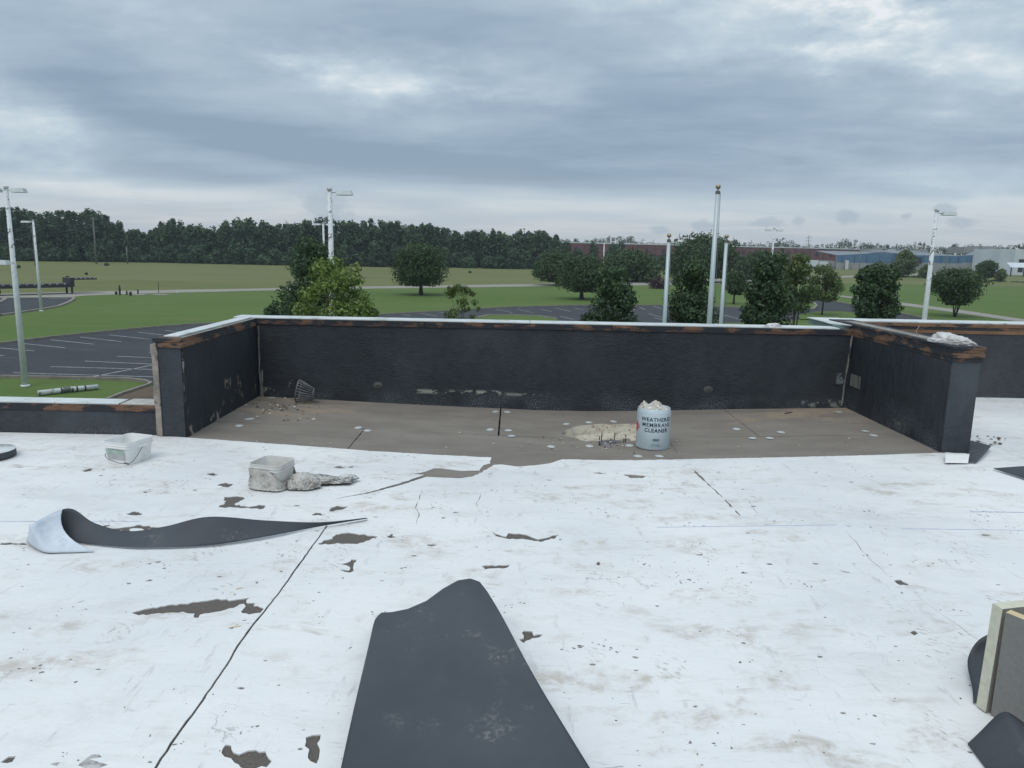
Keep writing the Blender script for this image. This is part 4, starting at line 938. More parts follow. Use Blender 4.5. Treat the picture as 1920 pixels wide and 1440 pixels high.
# ------------------------------------------------------------------ the land
def flat(name, pts, z_, mat, parent=None, kind='structure'):
    o = mesh_obj(name, [(p_[0],p_[1],z_) for p_ in pts], [tuple(range(len(pts)))], mat, parent)
    if o.data.polygons[0].normal.z < 0: o.data.flip_normals()
    if kind: struct(o, kind)
    return o
flat('ground', [(-1450,-75),(1450,-75),(1450,1450),(-1450,1450)], GZ-.03, M_FIELD)
def QL(*pp): return [Q(a, b) for a, b in pp]
road_up = QL((-60,552),(15,550),(100,548),(220,545.5),(350,543),(480,541),(690,537),(837,535),(960,533),(1050,531),(1185,529),(1325,524),(1410,521))
road_lo = QL((-60,560),(5,558),(133,557),(160,554),(215,552),(350,548),(480,545),(690,541),(837,539),(960,537.5),(1050,536),(1185,535),(1325,533),(1410,532))
flat('lawn', [(-120,-10)]+[(v_.x, v_.y) for v_ in [Vector((-120, road_up[0].y, 0))]+road_up[:-2]]+[(60,190),(150,190),(150,-10)], GZ-.012, M_LAWN)
flat('road', road_up+road_lo[::-1], GZ-.004, M_CONC)
flat('far_road', QL((1410,521),(1575,517.5),(1700,513.5),(1790,514),(1930,513),(1930,515),(1790,516.5),(1700,516),(1575,521),(1410,527)), GZ+.01, M_CONC)
flat('footpath', QL((1572,553),(1600,557),(1695,568),(1800,581),(1915,598),(1990,608),(1990,613),(1900,602),(1790,586),(1695,573),(1600,560),(1572,556)), GZ+.012, M_CONC)
struct(bpy.data.objects['far_road']); 
lot_far = QL((-70,655),(0,645.5),(100,633),(200,622.5),(300,613.5),(360,609),(480,604),(640,596),(740,589),(850,583),(960,576.5),(1090,573),(1240,573),(1400,577),(1445,579))
lot_near = QL((1445,604),(1200,606),(900,608),(640,640),(420,690))+QL((330,705),(283,722),(276,717),(240,713),(165,711),(0,708),(-70,708))
flat('parking_lot', lot_far+[(v_.x, v_.y) for v_ in lot_near], GZ, M_ASPH)
flat('service_road', QL((1445,580),(1500,562),(1502,558),(1535,562),(1565,566),(1600,572),(1612,581),(1650,580),(1690,588),(1745,600),(1790,612),(1700,612),(1660,600),(1612,590),(1560,596),(1445,602)), GZ+.001, M_ASPH)
flat('lawn_island', QL((1500,561),(1514,564),(1531,573),(1526,579),(1502,580),(1480,577),(1485,566)), GZ+.08, M_LAWN)
flat('lawn_island', QL((1497,592),(1530,585),(1580,585),(1618,589),(1625,596),(1560,600),(1500,600)), GZ+.08, M_LAWN)
flat('lawn_island', QL((890,597),(915,593),(960,592),(1010,594),(1045,599),(1050,604),(880,604)), GZ+.08, M_LAWN)
flat('entrance_drive', QL((-60,561),(5,559),(130,557.5),(138,560),(128,567),(110,575),(80,580.5),(40,587),(0,592),(-60,600)), GZ+.001, M_ASPH)
flat('planting_bed', QL((283,722),(290,735),(330,760),(150,775),(205,748),(240,736),(268,726)), GZ+.03, M_MULCH)
def kerb(pts, w_=.16, h_=.13, name='kerb'):
    bm = bmesh.new(); pts = [Vector((p_[0],p_[1])) for p_ in pts]; prev = None
    for i, p_ in enumerate(pts):
        t = (pts[min(i+1,len(pts)-1)]-pts[max(i-1,0)]).normalized(); nn = Vector((-t.y,t.x))*w_/2
        ring = [bm.verts.new((p_.x-nn.x,p_.y-nn.y,GZ-.03)), bm.verts.new((p_.x-nn.x,p_.y-nn.y,GZ+h_)), bm.verts.new((p_.x+nn.x,p_.y+nn.y,GZ+h_)), bm.verts.new((p_.x+nn.x,p_.y+nn.y,GZ-.03))]
        if prev:
            for k in range(3): bm.faces.new((prev[k],prev[k+1],ring[k+1],ring[k]))
        prev = ring
    return struct(bm_obj(name, bm, M_KERB))
M_KERB = plain('kerb_concrete', (.25,.225,.19), (.18,.16,.14), 2, .9, b=0)
kerb(lot_far); kerb(QL((-70,708),(0,708),(165,711),(240,713),(270,716),(283,721),(276,725),(258,731),(228,741),(200,752)))
kerb(QL((138,559),(138,562),(128,568),(110,575),(80,580.5),(0,592)), .35); kerb(QL((1502,580.5),(1524,580),(1531,574),(1527,569),(1514,565)), .3); kerb(QL((-60,582),(-10,571),(2,566),(10,562),(4,559)), .4)
kerb(QL((1445,580),(1478,568),(1500,561)), .2); kerb(QL((895,597),(915,592),(960,591.5),(1010,593.5),(1045,599)), .3); kerb(QL((1535,562),(1565,566),(1600,572),(1612,581),(1650,580),(1690,588),(1745,600)), .2)
LN = [((0,652.5),(64,658)),((42,644),(122,652)),((94,637),(176,645.5)),((150,632),(227.5,640.5)),((205,628),(279.5,636)),((259,623),(310,628.5)),((310,619.5),(360,624)),((-30,664),(7.5,667)),
 ((25,699),(330,708)),((94.5,687.5),(330,694)),((159,677),(330,685)),((219,668),(330,673)),((279,661),(340,664)),((146,712),(330,676)),
 ((970,580),(999,586)),((1014,580),(1035,584.5)),((1042,577.5),(1069.5,584)),((1077,577),(1094,581)),((1050,593),(1076,599)),((1199,576),(1210,580.5)),((1225,574),(1241,579)),((1216,588),(1241,595)),((1226,595.5),(1242,599.5)),((1150,577),(1165,582)),((1175,576),(1190,581)),
 ((1360,591),(1395,601)),((1346,587.5),(1362,592.5)),((1386,587),(1400,590)),((787,587),(820,593)),((821,584),(855,591)),((755,589.5),(770,592.5)),((930,580),(960,586)),((1260,580),(1280,586)),((1300,578),(1320,584))]
pk = [o for o in bpy.data.objects if o.name == 'parking_lot'][0]
for a, b in LN:
    p0, p1 = Q(*a), Q(*b); t = (p1-p0).normalized(); nn = Vector((-t.y,t.x,0))*.055
    mesh_obj('parking_line', [(k.x,k.y,GZ+.006) for k in (p0-nn,p1-nn,p1+nn,p0+nn)], [(0,1,2,3)], M_LINE, pk)
p0, p1 = Q(92,560), Q(128,559); mesh_obj('stop_line', [(p0.x,p0.y-.2,GZ+.006),(p1.x,p1.y-.2,GZ+.006),(p1.x,p1.y+.2,GZ+.006),(p0.x,p0.y+.2,GZ+.006)], [(0,1,2,3)], M_LINE, bpy.data.objects['entrance_drive'])

# ------------------------------------------------------------------ poles
def lamp(px_, d, top_py, base_r, heads, label, group='white lamp posts', yaw=0., hx=.62):
    top = P(px_, top_py, d=d); t = thing('street_lamp', (top.x, top.y, GZ), yaw); h_ = top.z-GZ
    tube('pole', [(0,0,0),(0,0,h_*.5),(0,0,h_-.04)], [base_r*.95, base_r*.78, base_r*.55], M_POLE, t, 12)
    bm = bmesh.new(); a_lathe(bm, [(0,.02),(base_r*1.3,.0),(base_r*1.3,.05),(base_r*1.0,.08)], 12); bm_obj('base_cover', bm, M_POLE, t)
    bm = bmesh.new(); a_lathe(bm, [(base_r*.7,h_-.06),(base_r*.75,h_+.02),(0,h_+.06)], 10); bm_obj('pole_cap', bm, M_POLE, t)
    for s_ in heads:
        tube('arm', [(0,0,h_-.14),(s_*hx*.42,0,h_-.12)], .035, M_POLE, t, 8)
        bm = bmesh.new(); a_box(bm, s_*hx*.40 if s_ > 0 else s_*(hx*.40+hx), s_*(hx*.40+hx) if s_ > 0 else s_*hx*.40, -.17, .17, h_-.235, h_-.06)
        for v_ in bm.verts:
            if v_.co.z > h_-.1 : v_.co.y *= .72; v_.co.x = v_.co.x*1.0-(s_*.05 if abs(v_.co.x) > hx else -s_*.03)
        hd_ = bm_obj('lamp_head', bm, M_HEAD, t); box('lens', min(s_*hx*.46,s_*hx*1.32), max(s_*hx*.46,s_*hx*1.32), -.13, .13, h_-.245, h_-.2352, M_LENS, hd_)
    return tag(t, label, 'lamp post', group)
lamp(11, 34.2, 350, .15, (1,-1), 'tall white lamp post with two heads on the lawn at the left picture edge')
lamp(62, 72, 413, .15, (-1,), 'second white lamp post from the left, its head pointing left, by the entrance drive', hx=.8)
lamp(618, 31, 354, .155, (1,), 'tall chipped white lamp post rising behind the yellow green tree', hx=.66)
lamp(606, 76, 418, .16, (1,-1), 'distant twin headed white lamp post just left of the tall one behind the trees', hx=.8)
lamp(1757, 37, 394, .15, (1,), 'white lamp post with one head standing at the right behind the parapet', hx=.66)
lamp(1452, 67, 428, .13, (1,-1), 'thin twin headed white lamp post behind the large dark tree right of the flagpoles', hx=.55)
lamp(1133, 200, 455, .22, (1,-1), 'distant thin white lamp post in front of the red warehouse', hx=.6)
lamp(-45, 30, 484, .09, (1,), 'low white lamp head poking in at the left picture edge over the field', hx=.92)
def flagpole(px_, py_, d, r_, ball, label, chipped=False):
    top = P(px_, py_, d=d); h_ = top.z-GZ-ball; t = tag(thing('flagpole', (top.x, top.y, GZ)), label, 'flagpole', 'three flagpoles behind the back wall')
    tube('shaft', [(0,0,0),(0,0,h_*.5),(0,0,h_-.22)], [r_, r_*.93, r_*.74], M_FLAGP, t, 16)
    bm = bmesh.new(); a_lathe(bm, [(r_*.76,h_-.24),(r_*.85,h_-.22),(r_*.85,h_-.15),(.02,h_-.12),(.02,h_-.05)], 14); bm_obj('truck', bm, M_IRON, t)
    bm = bmesh.new(); bmesh.ops.create_uvsphere(bm, u_segments=20, v_segments=12, radius=ball); bmesh.ops.translate(bm, verts=bm.verts, vec=(0,0,h_)); bm_obj('finial_ball', bm, M_BALL, t, True)
    tube('halyard', [(r_+.03,0,1.),(r_+.05,-.02,h_*.6),(r_*.9,0,h_-.2)], .008, M_IRON, t, 5)
    return t
flagpole(1347, 345, 26, .098, .088, 'tallest flagpole, the middle one of three, with gold ball')
flagpole(1255, 437, 27, .085, .080, 'shorter flagpole with tan ball, leftmost of the three')
flagpole(1363, 439, 28.5, .080, .078, 'shorter flagpole with tan ball just right of the tallest one')
def upole(px_, top_py, d, label, r_=.16, cross=True, name='utility_pole'):
    top = P(px_, top_py, d=d); t = tag(thing(name, (top.x, top.y, GZ)), label, 'utility pole'); h_ = top.z-GZ
    tube('shaft', [(0,0,0),(0,0,h_)], [r_*1.2, r_*.8], M_UPOLE, t, 8)
    if cross: box('crossarm', -1.2, 1.2, -.06, .06, h_-.75, h_-.6, M_UPOLE, t)
    return Vector((top.x, top.y, GZ)), h_
U1 = upole(174, 407, 232, 'tall grey utility pole standing alone before the wood at the left', .22)
U2 = upole(60, 421, 195, 'utility pole right behind the second lamp post from the left', .2)
U3 = upole(237, 463, 240, 'short utility pole at the foot of the far wood', .18, False)
M_W = plain('cable', (.05,.055,.06), b=0)
for k, dz in enumerate((.1,.7,1.8,2.6)):
    a = U1[0]+Vector((0,0,U1[1]-dz)); b = U2[0]+Vector((0,0,U2[1]-dz)); c = b+(b-a)*1.2
    pts = [a.lerp(b, t/8)-Vector((0,0,1.2*math.sin(math.pi*t/8))) for t in range(9)]+[b.lerp(c, t/6)-Vector((0,0,1.2*math.sin(math.pi*t/6))) for t in range(1,7)]
    o = tube('power_line', pts, .045, M_W, None, 4); tag(o, 'thin overhead power line across the wood at the left, '+('topmost of four','second from the top','third from the top','lowest of four')[k], 'power line', 'power lines at the left')
for px_, tp in ((1517,441),(1206,446),(1409,450)):
    top = P(px_, tp, d=620); t = tag(thing('transmission_tower', (top.x,top.y,GZ)), {1517:'thin transmission pole with three crossarms above the red warehouse roof',1206:'faint thin mast above the red warehouse left of the leftmost flagpole',1409:'faint thin mast just right of the flagpoles'}[px_], 'mast'); h_ = top.z-GZ
    tube('shaft', [(0,0,0),(0,0,h_)], [.4,.2], M_UPOLE, t, 6)
    for k in range(3 if px_ != 1409 else 1): box('crossarm', -2.4, 2.4, -.15, .15, h_-2-2.6*k, h_-1.75-2.6*k, M_UPOLE, t)
for k, (px_, tp, d) in enumerate([(1568,481,372),(1585,489,380),(1597,490,375),(1614,472,372),(1632,493,378),(1648,490,372),(1672,492,376),(1777,466,330),(1829,494,360)]):
    top = P(px_, tp, d=d); o = tube('yard_post', [(0,0,0),(0,0,top.z-GZ)], .16, M_UPOLE, None, 6); o.location = (top.x,top.y,GZ)
    tag(o, 'tall thin dark pole in front of the blue factory' if px_ == 1777 else 'thin dark yard post before the blue factory, '+('leftmost','second from left','third from left','fourth from left','fifth from left','sixth from left','seventh from left','','rightmost')[k]+' of the row', 'post', None if px_ == 1777 else 'posts before the blue building')

# ------------------------------------------------------------------ far buildings
def bpt(px_, d): q_ = P(px_, 480, d=d); return Vector((q_.x, q_.y))
def quad_wall(name, a, b, z0, z1, mat, parent, z1b=None, off=0.):
    z1b = z1 if z1b is None else z1b; t = (b-a).normalized(); n_ = Vector((t.y,-t.x))*off
    a2, b2 = a+n_, b+n_; back = Vector((-t.y, t.x))*.3
    V = [(a2.x,a2.y,z0),(b2.x,b2.y,z0),(b2.x,b2.y,z1b),(a2.x,a2.y,z1)]+[(k.x+back.x,k.y+back.y,z_) for k, z_ in ((a2,z0),(b2,z0),(b2,z1b),(a2,z1))]
    return mesh_obj(name, V, [(0,1,2,3),(7,6,5,4),(0,4,5,1),(1,5,6,2),(2,6,7,3),(3,7,4,0)], mat, parent)
wh = tag(thing('warehouse'), 'long dark red brick warehouse with small square windows behind the trees', 'building')
a, b = bpt(1055, 430), bpt(1700, 520); ta = P(1062,456,d=430).z; tb = P(1617,468,d=508).z; Hh = (ta+tb)/2
t = (b-a).normalized(); back = Vector((-t.y,t.x))*90; L = (b-a).length
quad_wall('wall', a, b, GZ, Hh, M_BRICKR, wh); quad_wall('wall', b, b+back, GZ, Hh, M_BRICKR, wh)
o = mesh_obj('roof', [(k.x,k.y,z_) for z_ in (Hh+.01,Hh+.6) for k in (a-t*.4-back*.003,b+t*.4-back*.003,b+back,a+back)], [(0,3,2,1),(4,5,6,7),(0,1,5,4),(1,2,6,5),(2,3,7,6),(3,0,4,7)], M_ROOFW, wh)
for k in range(22):
    s_ = 8+k*(L-16)/21; m0 = a+t*s_
    if k % 1 == 0: quad_wall('window', m0-t*1.1, m0+t*1.1, Hh-4.6, Hh-2.2, M_DARKW, wh, off=.35)
    m1 = m0+t*(L-16)/42; quad_wall('pilaster', m1-t*.25, m1+t*.25, GZ, Hh-.2, plain('pilaster_brick', (.10,.04,.042), b=0) if k == 0 else bpy.data.materials['pilaster_brick'], wh, off=.32)
bb = tag(thing('factory'), 'long low factory with blue metal upper walls over pale block base at the right', 'building')
def bz(px_, py_, d): return P(px_, py_, d=d).z
secs = [(1569,1708,392,385,478.5,474,'g'),(1708,1806,368,366,478.5,480,'f'),(1806,1915,366,352,479.5,471,'h')]
for (p0x, p1x, d0, d1, y0_, y1_, kk) in secs:
    a, b = bpt(p0x, d0), bpt(p1x, d1); z0, z1 = bz(p0x,y0_,d0), bz(p1x,y1_,d1); t = (b-a).normalized(); back = Vector((-t.y,t.x))
    zm = bz(p0x, 492, d0)
    if kk == 'g':   # low gable: two pieces
        m0 = bpt(1640, 388.5); zmid = bz(1640,474.5,388.5); quad_wall('upper_wall', a, m0, zm, z0, M_BLUEW, bb, zmid); quad_wall('upper_wall', m0, b, zm, zmid, M_BLUEW, bb, zmid-.3)
    else: quad_wall('upper_wall', a, b, zm, z0, M_BLUEW, bb, z1)
    quad_wall('base_wall', a, b, GZ, zm-.02, M_BLOCK, bb)
    zt = bz(p0x, {'g':472.5,'f':471.5,'h':468.5}[kk], d0)+.8
    V = [(a.x,a.y,z0+.05),(b.x,b.y,z1+.05),((b+back*60).x,(b+back*60).y,zt),((a+back*60).x,(a+back*60).y,zt)]
    mesh_obj('roof', V, [(0,1,2,3)], M_ROOFG, bb)
    for s_ in np.linspace(.08,.92,6): m0 = a.lerp(b, s_); quad_wall('panel_seam', m0-t*.12, m0+t*.12, zm, min(z0,z1)-.1, plain('blue_seam', (.05,.11,.18), b=0) if 'blue_seam' not in bpy.data.materials else bpy.data.materials['blue_seam'], bb, off=.3)
a, b = bpt(1716,367), bpt(1729,366.6); quad_wall('door', a, b, bz(1716,494,367), bz(1716,482,367), M_DARKW, bb, off=.36)
a, b = bpt(1585,390), bpt(1592,390); quad_wall('door', a, b, GZ, bz(1585,488,390), M_COPE, bb, off=.36)
for (p0x,p1x,d,y0_,y1_) in ((1807,1835,400,471,463),(1842,1868,402,473,461.5),(1632,1665,470,472,466.5),(1700,1740,470,472,467.5),(1655,1660,470,467,464)):
    a, b = P(p0x,470,d=d), P(p1x,470,d=d); box('roof_unit', a.x, b.x, d, d+14, bz(p0x,y0_,d)-1, bz(p0x,y1_,d), M_BLOCK, bb)
ob = tag(thing('office_block'), 'pale two storey block with dark windows at the right picture edge', 'building')
a = P(1903,480,d=330); box('wall', a.x, a.x+30, 330, 360, GZ, bz(1903,467,330), M_ROOFW, ob)
for k in range(3):
    for zz in (1.2,4.8): box('window', a.x+2+k*4, a.x+4.2+k*4, 329.9, 329.95, GZ+zz, GZ+zz+2., M_DARKW, ob)
pv = tag(thing('porch'), 'small pitched white porch roof on posts below the pale block', 'porch'); q_ = P(1905,490,d=300)
mesh_obj('roof', [(q_.x-3,298,GZ+3.6),(q_.x+9,298,GZ+3.6),(q_.x+8,304,GZ+5.4),(q_.x-1,304,GZ+5.4)], [(0,1,2,3)], M_ROOFW, pv)
for k in range(3): box('post', q_.x-2.6+k*5, q_.x-2.3+k*5, 298.3, 298.6, GZ, GZ+3.58, M_DARKW, pv)
yw = tag(thing('yard_wall'), 'pale grey block yard wall with parked trailers running before the red warehouse', 'wall')
a, b = bpt(1512, 400), bpt(1575, 394); quad_wall('wall', a, b, GZ, GZ+4.2, M_BLOCK, yw)
for k, (x0, x1, y_) in enumerate([(1513,1534,488),(1537,1552,491)]):
    a, b = P(x0,480,d=396-k), P(x1,480,d=396-k); t = tag(thing('box_trailer', (a.x, 396-k, GZ)), ['white box trailer parked before the yard wall, the larger one','white box trailer parked before the yard wall, the smaller one'][k], 'trailer')
    box('body', 0, b.x-a.x, -1.2, 1.2, 1.1, 4.3-k*.6, M_ROOFW, t)
    for s_ in (.2,.8): 
        bm = bmesh.new(); bmesh.ops.create_cone(bm, cap_ends=True, segments=12, radius1=.5, radius2=.5, depth=.4); bmesh.ops.rotate(bm, verts=bm.verts, matrix=Matrix.Rotation(R(90),3,'X')); bmesh.ops.translate(bm, verts=bm.verts, vec=((b.x-a.x)*s_,-1.1,.5)); bm_obj('wheel', bm, M_TYRE, t)

# flatbed trailer
a = Q(112,551.5); b = Q(-40,556); dv = (b-a); rz = math.atan2(dv.y, dv.x)
ft = tag(thing('flatbed_trailer', (a.x, a.y+1.6, GZ), rz), 'black step deck flatbed trailer parked along the road at the far left', 'trailer')
k_ = 1.0
box('main_deck', 0, 12.5, -1.2, 1.2, .85, 1.35, M_TRAILER, ft); box('riser', -.55, .0, -1.2, 1.2, .9, 2.05, M_TRAILER, ft); box('upper_deck', -3.3, -.56, -1.2, 1.2, 1.78, 2.02, M_TRAILER, ft)
box('landing_leg', -.4, -.2, .8, 1.0, 0, .9, M_TRAILER, ft); box('landing_leg', -.4, -.2, -1.0, -.8, 0, .9, M_TRAILER, ft)
for k in range(14): box('strap_winch', .5+k*.85, .75+k*.85, 1.2, 1.28, 1.2, 1.42, M_BLOCK, ft)
for k in range(5): box('strap_winch', -3.1+k*.55, -2.9+k*.55, 1.2, 1.28, 1.9, 2.08, M_BLOCK, ft)
for xw in (8.2,9.5):
    for yw_ in (-1.0,1.0):
        bm = bmesh.new(); bmesh.ops.create_cone(bm, cap_ends=True, segments=20, radius1=.5, radius2=.5, depth=.35); bmesh.ops.rotate(bm, verts=bm.verts, matrix=Matrix.Rotation(R(90),3,'X')); bmesh.ops.translate(bm, verts=bm.verts, vec=(xw,yw_,.5)); w_ = bm_obj('wheel', bm, M_TYRE, ft)
        bm = bmesh.new(); bmesh.ops.create_cone(bm, cap_ends=True, segments=16, radius1=.30, radius2=.30, depth=.05); bmesh.ops.rotate(bm, verts=bm.verts, matrix=Matrix.Rotation(R(90),3,'X')); bmesh.ops.translate(bm, verts=bm.verts, vec=(xw,yw_*1.19,.5)); bm_obj('rim', bm, M_RIM, w_)
# small fittings in the lawn
for k, (a, b, h_, r_, lab) in enumerate([(225,553,1.25,.12,'dark stub post standing in the lawn by the road, the tallest of its cluster'),(218,552,.4,.16,'low dark valve stub left of the tall stub post'),(238,553,.55,.10,'small dark pipe stub, first right of the tall stub post'),(245,554,.5,.16,'dark valve box stub, second right of the tall stub post'),(259,551,.6,.09,'thin dark stub post, third right of the tall stub post'),(297.5,549,1.5,.04,'thin leaning marker rod in the lawn by the road'),(333,552,.45,.10,'small white marker post by the road')]):
    q_ = Q(a,b); t = tag(thing('marker_post' if k > 4 else 'valve_stub', (q_.x,q_.y,GZ)), lab, 'post')
    tube('shaft', [(0,0,0),(0.04*(k==5),0,h_*.9),(0.08*(k==5),0,h_)], [r_,r_,r_*.8], M_COPE if k == 6 else M_HYD, t, 8)
    if k < 5: tube('collar', [(0,0,h_*.55),(0,0,h_*.68)], r_*1.35, M_HYD, t, 8)
for (a, b) in ((258,553),(301,553)):
    q_ = Q(a,b); o = box('concrete_pad', -1.0, 1.0, -.6, .6, 0, .06, M_CONC); o.location = (q_.x,q_.y,GZ-.01); struct(o)
# white tube on the grass, a broken section of lamp pole
p0, p1 = Q(72,742), Q(184,730); d_ = (p1-p0); wt = tag(thing('white_tube', (p0.x,p0.y,GZ+.115), math.atan2(d_.y,d_.x)), 'long white wrapped tube with dark bands lying on the grass behind the low wall', 'tube'); L = d_.length
tube('tube_body', [(0,0,0),(L*.5,0,.02),(L,0,0)], .12, plain('wrapped_white', (.55,.58,.57), (.42,.45,.44), 3, .6, c3=(.10,.11,.11), s3=1.4, t3=(.56,.62)), wt, 14)
for s_ in (.36,.54,.62,.76): tube('band', [(L*s_,0,.012),(L*s_+.07,0,.012)], .124, M_HYD, wt, 14)

# ------------------------------------------------------------------ trees
def leaves_mesh(name, P0, N0, size, tint, mat, parent=None):
    n = len(P0); r1 = rng.normal(size=(n,3)); u = np.cross(N0, r1); u /= np.linalg.norm(u,axis=1,keepdims=True)+1e-9; v_ = np.cross(N0, u)
    s_ = (size*rng.uniform(.6,1.35,n))[:,None]
    a = P0-u*s_; b = P0+v_*s_*.55+N0*s_*.15; c = P0+u*s_; d = P0-v_*s_*.55+N0*s_*.15
    V = np.stack([a,b,c,d],1).reshape(-1,3)
    me = bpy.data.meshes.new(name); me.vertices.add(4*n); me.vertices.foreach_set('co', V.ravel().astype(np.float32))
    me.loops.add(4*n); me.loops.foreach_set('vertex_index', np.arange(4*n,dtype=np.int32))
    me.polygons.add(n); me.polygons.foreach_set('loop_start', np.arange(0,4*n,4,dtype=np.int32)); me.polygons.foreach_set('loop_total', np.full(n,4,dtype=np.int32))
    me.materials.append(mat); me.update()
    at = me.attributes.new('tint','FLOAT','FACE'); at.data.foreach_set('value', tint.astype(np.float32)); me.validate()
    o = bpy.data.objects.new(name, me); COL.objects.link(o); o.parent = parent; return o
ENV = {
 'round': lambda t: np.sqrt(np.clip(1-(2*t-1)**2,0,1))**.8*(1.02-.12*t),
 'upright': lambda t: np.clip(np.sin(np.pi*np.clip(t*.66+.26,0,1))**.6,0,1)*(1.02-.12*t),
 'dome': lambda t: np.clip(1-t**2.4,0,1)**.55*np.clip(.75+t*2.2,0,1),
 'cone': lambda t: np.clip((1-t)**.75*1.05+.05,0,1)*np.clip(.6+t*4,0,1),
 'vase': lambda t: np.clip(.25+1.5*t,0,1)*np.clip(1-t**3,0,1)**.5,
 'tall': lambda t: np.clip(1-t**2,0,1)**.6*np.clip(.7+t*2,0,1),
}
def crown_points(kind, W, H, n, lobes, lobe_r, fill=.25, seed=0):
    r3 = np.random.default_rng(seed); env = ENV[kind]
    lobes = int(lobes*2.2); t = r3.uniform(.03,.95,lobes); a = r3.uniform(0,2*np.pi,lobes); er = env(t)*W/2; Rl = lobe_r*W*r3.uniform(.5,1.35,lobes)*np.clip(.6+.6*er/(W/2),.5,1.1)
    rr = np.clip(er-Rl*.75,0,None)*np.sqrt(r3.uniform(.12,1,lobes))
    C = np.stack([rr*np.cos(a), rr*np.sin(a), np.clip(t*H, Rl*.7, H-Rl*.75)],1)
    pr = Rl**2; k = r3.choice(lobes, n, p=pr/pr.sum()); d = r3.normal(size=(n,3)); d /= np.linalg.norm(d,axis=1,keepdims=True)
    rad = Rl[k]*np.where(r3.random(n) < fill, r3.random(n)**.5, 1+.16*r3.normal(size=n))
    Pp = C[k]+d*rad[:,None]*np.array([1,1,.9]); Pp[:,2] = np.clip(Pp[:,2], -.02*H, None)
    N = d+r3.normal(size=(n,3))*.6; N /= np.linalg.norm(N,axis=1,keepdims=True)
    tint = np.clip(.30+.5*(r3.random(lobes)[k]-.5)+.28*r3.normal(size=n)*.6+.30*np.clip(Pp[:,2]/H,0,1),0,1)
    return Pp, N, tint, C
def tree(name, label, px_, d, top_py, wpx, kind, mat, n, leaf, crown_from=.25, lobes=26, lobe_r=.17, trunk_r=.12, seed=0, group=None, base_py=None, cat='tree', multi=1, limbs=7):
    if base_py is not None: d = Q(px_, base_py).y
    top = P(px_, top_py, d=d); H = top.z-GZ; W = wpx/FPX*d
    t = tag(thing(name, (top.x, top.y, GZ)), label, cat, group)
    z0 = crown_from*H; Pp, N, tint, C = crown_points(kind, W, H-z0, n, lobes, lobe_r, seed=seed); Pp[:,2] += z0; C[:,2] += z0
    kx = (W/2)/np.percentile(np.abs(Pp[:,0]), 99.3); Pp[:,:2] *= kx; C[:,:2] *= kx
    f_ = (H)/(np.percentile(Pp[:,2],99.7)); Pp[:,2] = z0+(Pp[:,2]-z0)*((H-z0)/(np.percentile(Pp[:,2],99.7)-z0))
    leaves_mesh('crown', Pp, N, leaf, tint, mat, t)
    bm = bmesh.new(); r3 = random.Random(seed)
    for m_ in range(multi):
        ox = 0 if multi == 1 else r3.uniform(-.5,.5)*trunk_r*3; lean = 0 if multi == 1 else r3.uniform(-.25,.25)*W
        sp_ = [Vector((ox,ox*.5,-.1)), Vector((ox*1.2+lean*.2,0,z0*.6)), Vector((ox+lean*.6,.1*trunk_r,z0+(H-z0)*.35)), Vector((ox+lean,0,z0+(H-z0)*.72))]
        a_tube(bm, sp_, [trunk_r*1.5/multi**.4, trunk_r/multi**.4, trunk_r*.6/multi**.4, trunk_r*.2], 8)
    for k in range(limbs):
        c = Vector(C[r3.randrange(len(C))]); s0 = Vector((0,0,z0*r3.uniform(.8,1)+(c.z-z0)*.2)); a_tube(bm, [s0, s0.lerp(c,.5)+Vector((0,0,.05*H)), c], [trunk_r*.42,trunk_r*.28,trunk_r*.1], 5)
    bm_obj('trunk', bm, M_BARK, t, True); return t
NR = 'young trees just behind the back wall'
tree('magnolia_tree', 'tall dark green tree behind the yellow green one, left of the chipped lamp post', 588, 34, 452, 150, 'upright', F_DARK, 16000, .085, .04, 34, .15, .10, 1, NR)
tree('maple_tree', 'yellow green leafy tree rising behind the left part of the back wall', 625, 24, 489, 160, 'upright', F_YEL, 15000, .062, .30, 46, .105, .06, 2, NR, multi=2, limbs=16)
tree('oak_tree', 'round dark oak with bare trunk alone on the lawn at the centre left', 789, 0, 457, 98, 'round', F_OAK, 15000, .17, .20, 40, .16, .26, 3, base_py=553)
tree('shrub_tree', 'small sparse light green tree just above the back wall', 862, 25, 535, 84, 'vase', F_MID, 2600, .05, .52, 22, .075, .035, 4, NR, multi=3, limbs=18)
tree('oak_tree', 'spreading dark oak left of centre pair, behind the nearer one', 1046, 0, 470, 84, 'dome', F_OAK, 9000, .24, .14, 28, .18, .3, 5, base_py=535)
tree('oak_tree', 'spreading dark oak with short trunk, front one of the pair near the centre', 1093, 0, 480, 96, 'dome', F_OAK, 13000, .17, .20, 34, .17, .25, 6, base_py=561)
tree('holly_tree', 'dense dark green tree just behind the back wall left of the flagpoles', 1146, 29, 503, 108, 'upright', F_DARK, 15000, .075, .05, 34, .15, .09, 7, NR)
tree('holly_tree', 'dense dark green tree directly behind the tallest flagpole', 1303, 33, 487, 100, 'upright', F_DARK, 16000, .08, .05, 34, .155, .09, 8, NR)
tree('holly_tree', 'large dense dark green tree right of the flagpoles', 1451, 31, 478, 108, 'upright', F_DARK, 16000, .08, .05, 36, .155, .09, 9, NR)
tree('maple_tree', 'light green loose tree behind the large dark tree right of the flagpoles', 1500, 58, 478, 62, 'upright', F_MID, 6000, .12, .30, 28, .13, .10, 10, multi=3)
tree('crape_myrtle', 'slender light green tree on the grass strip left of the forked dark tree', 1549, 0, 497, 62, 'upright', F_MID, 4200, .14, .30, 26, .12, .07, 11, base_py=592, multi=2)
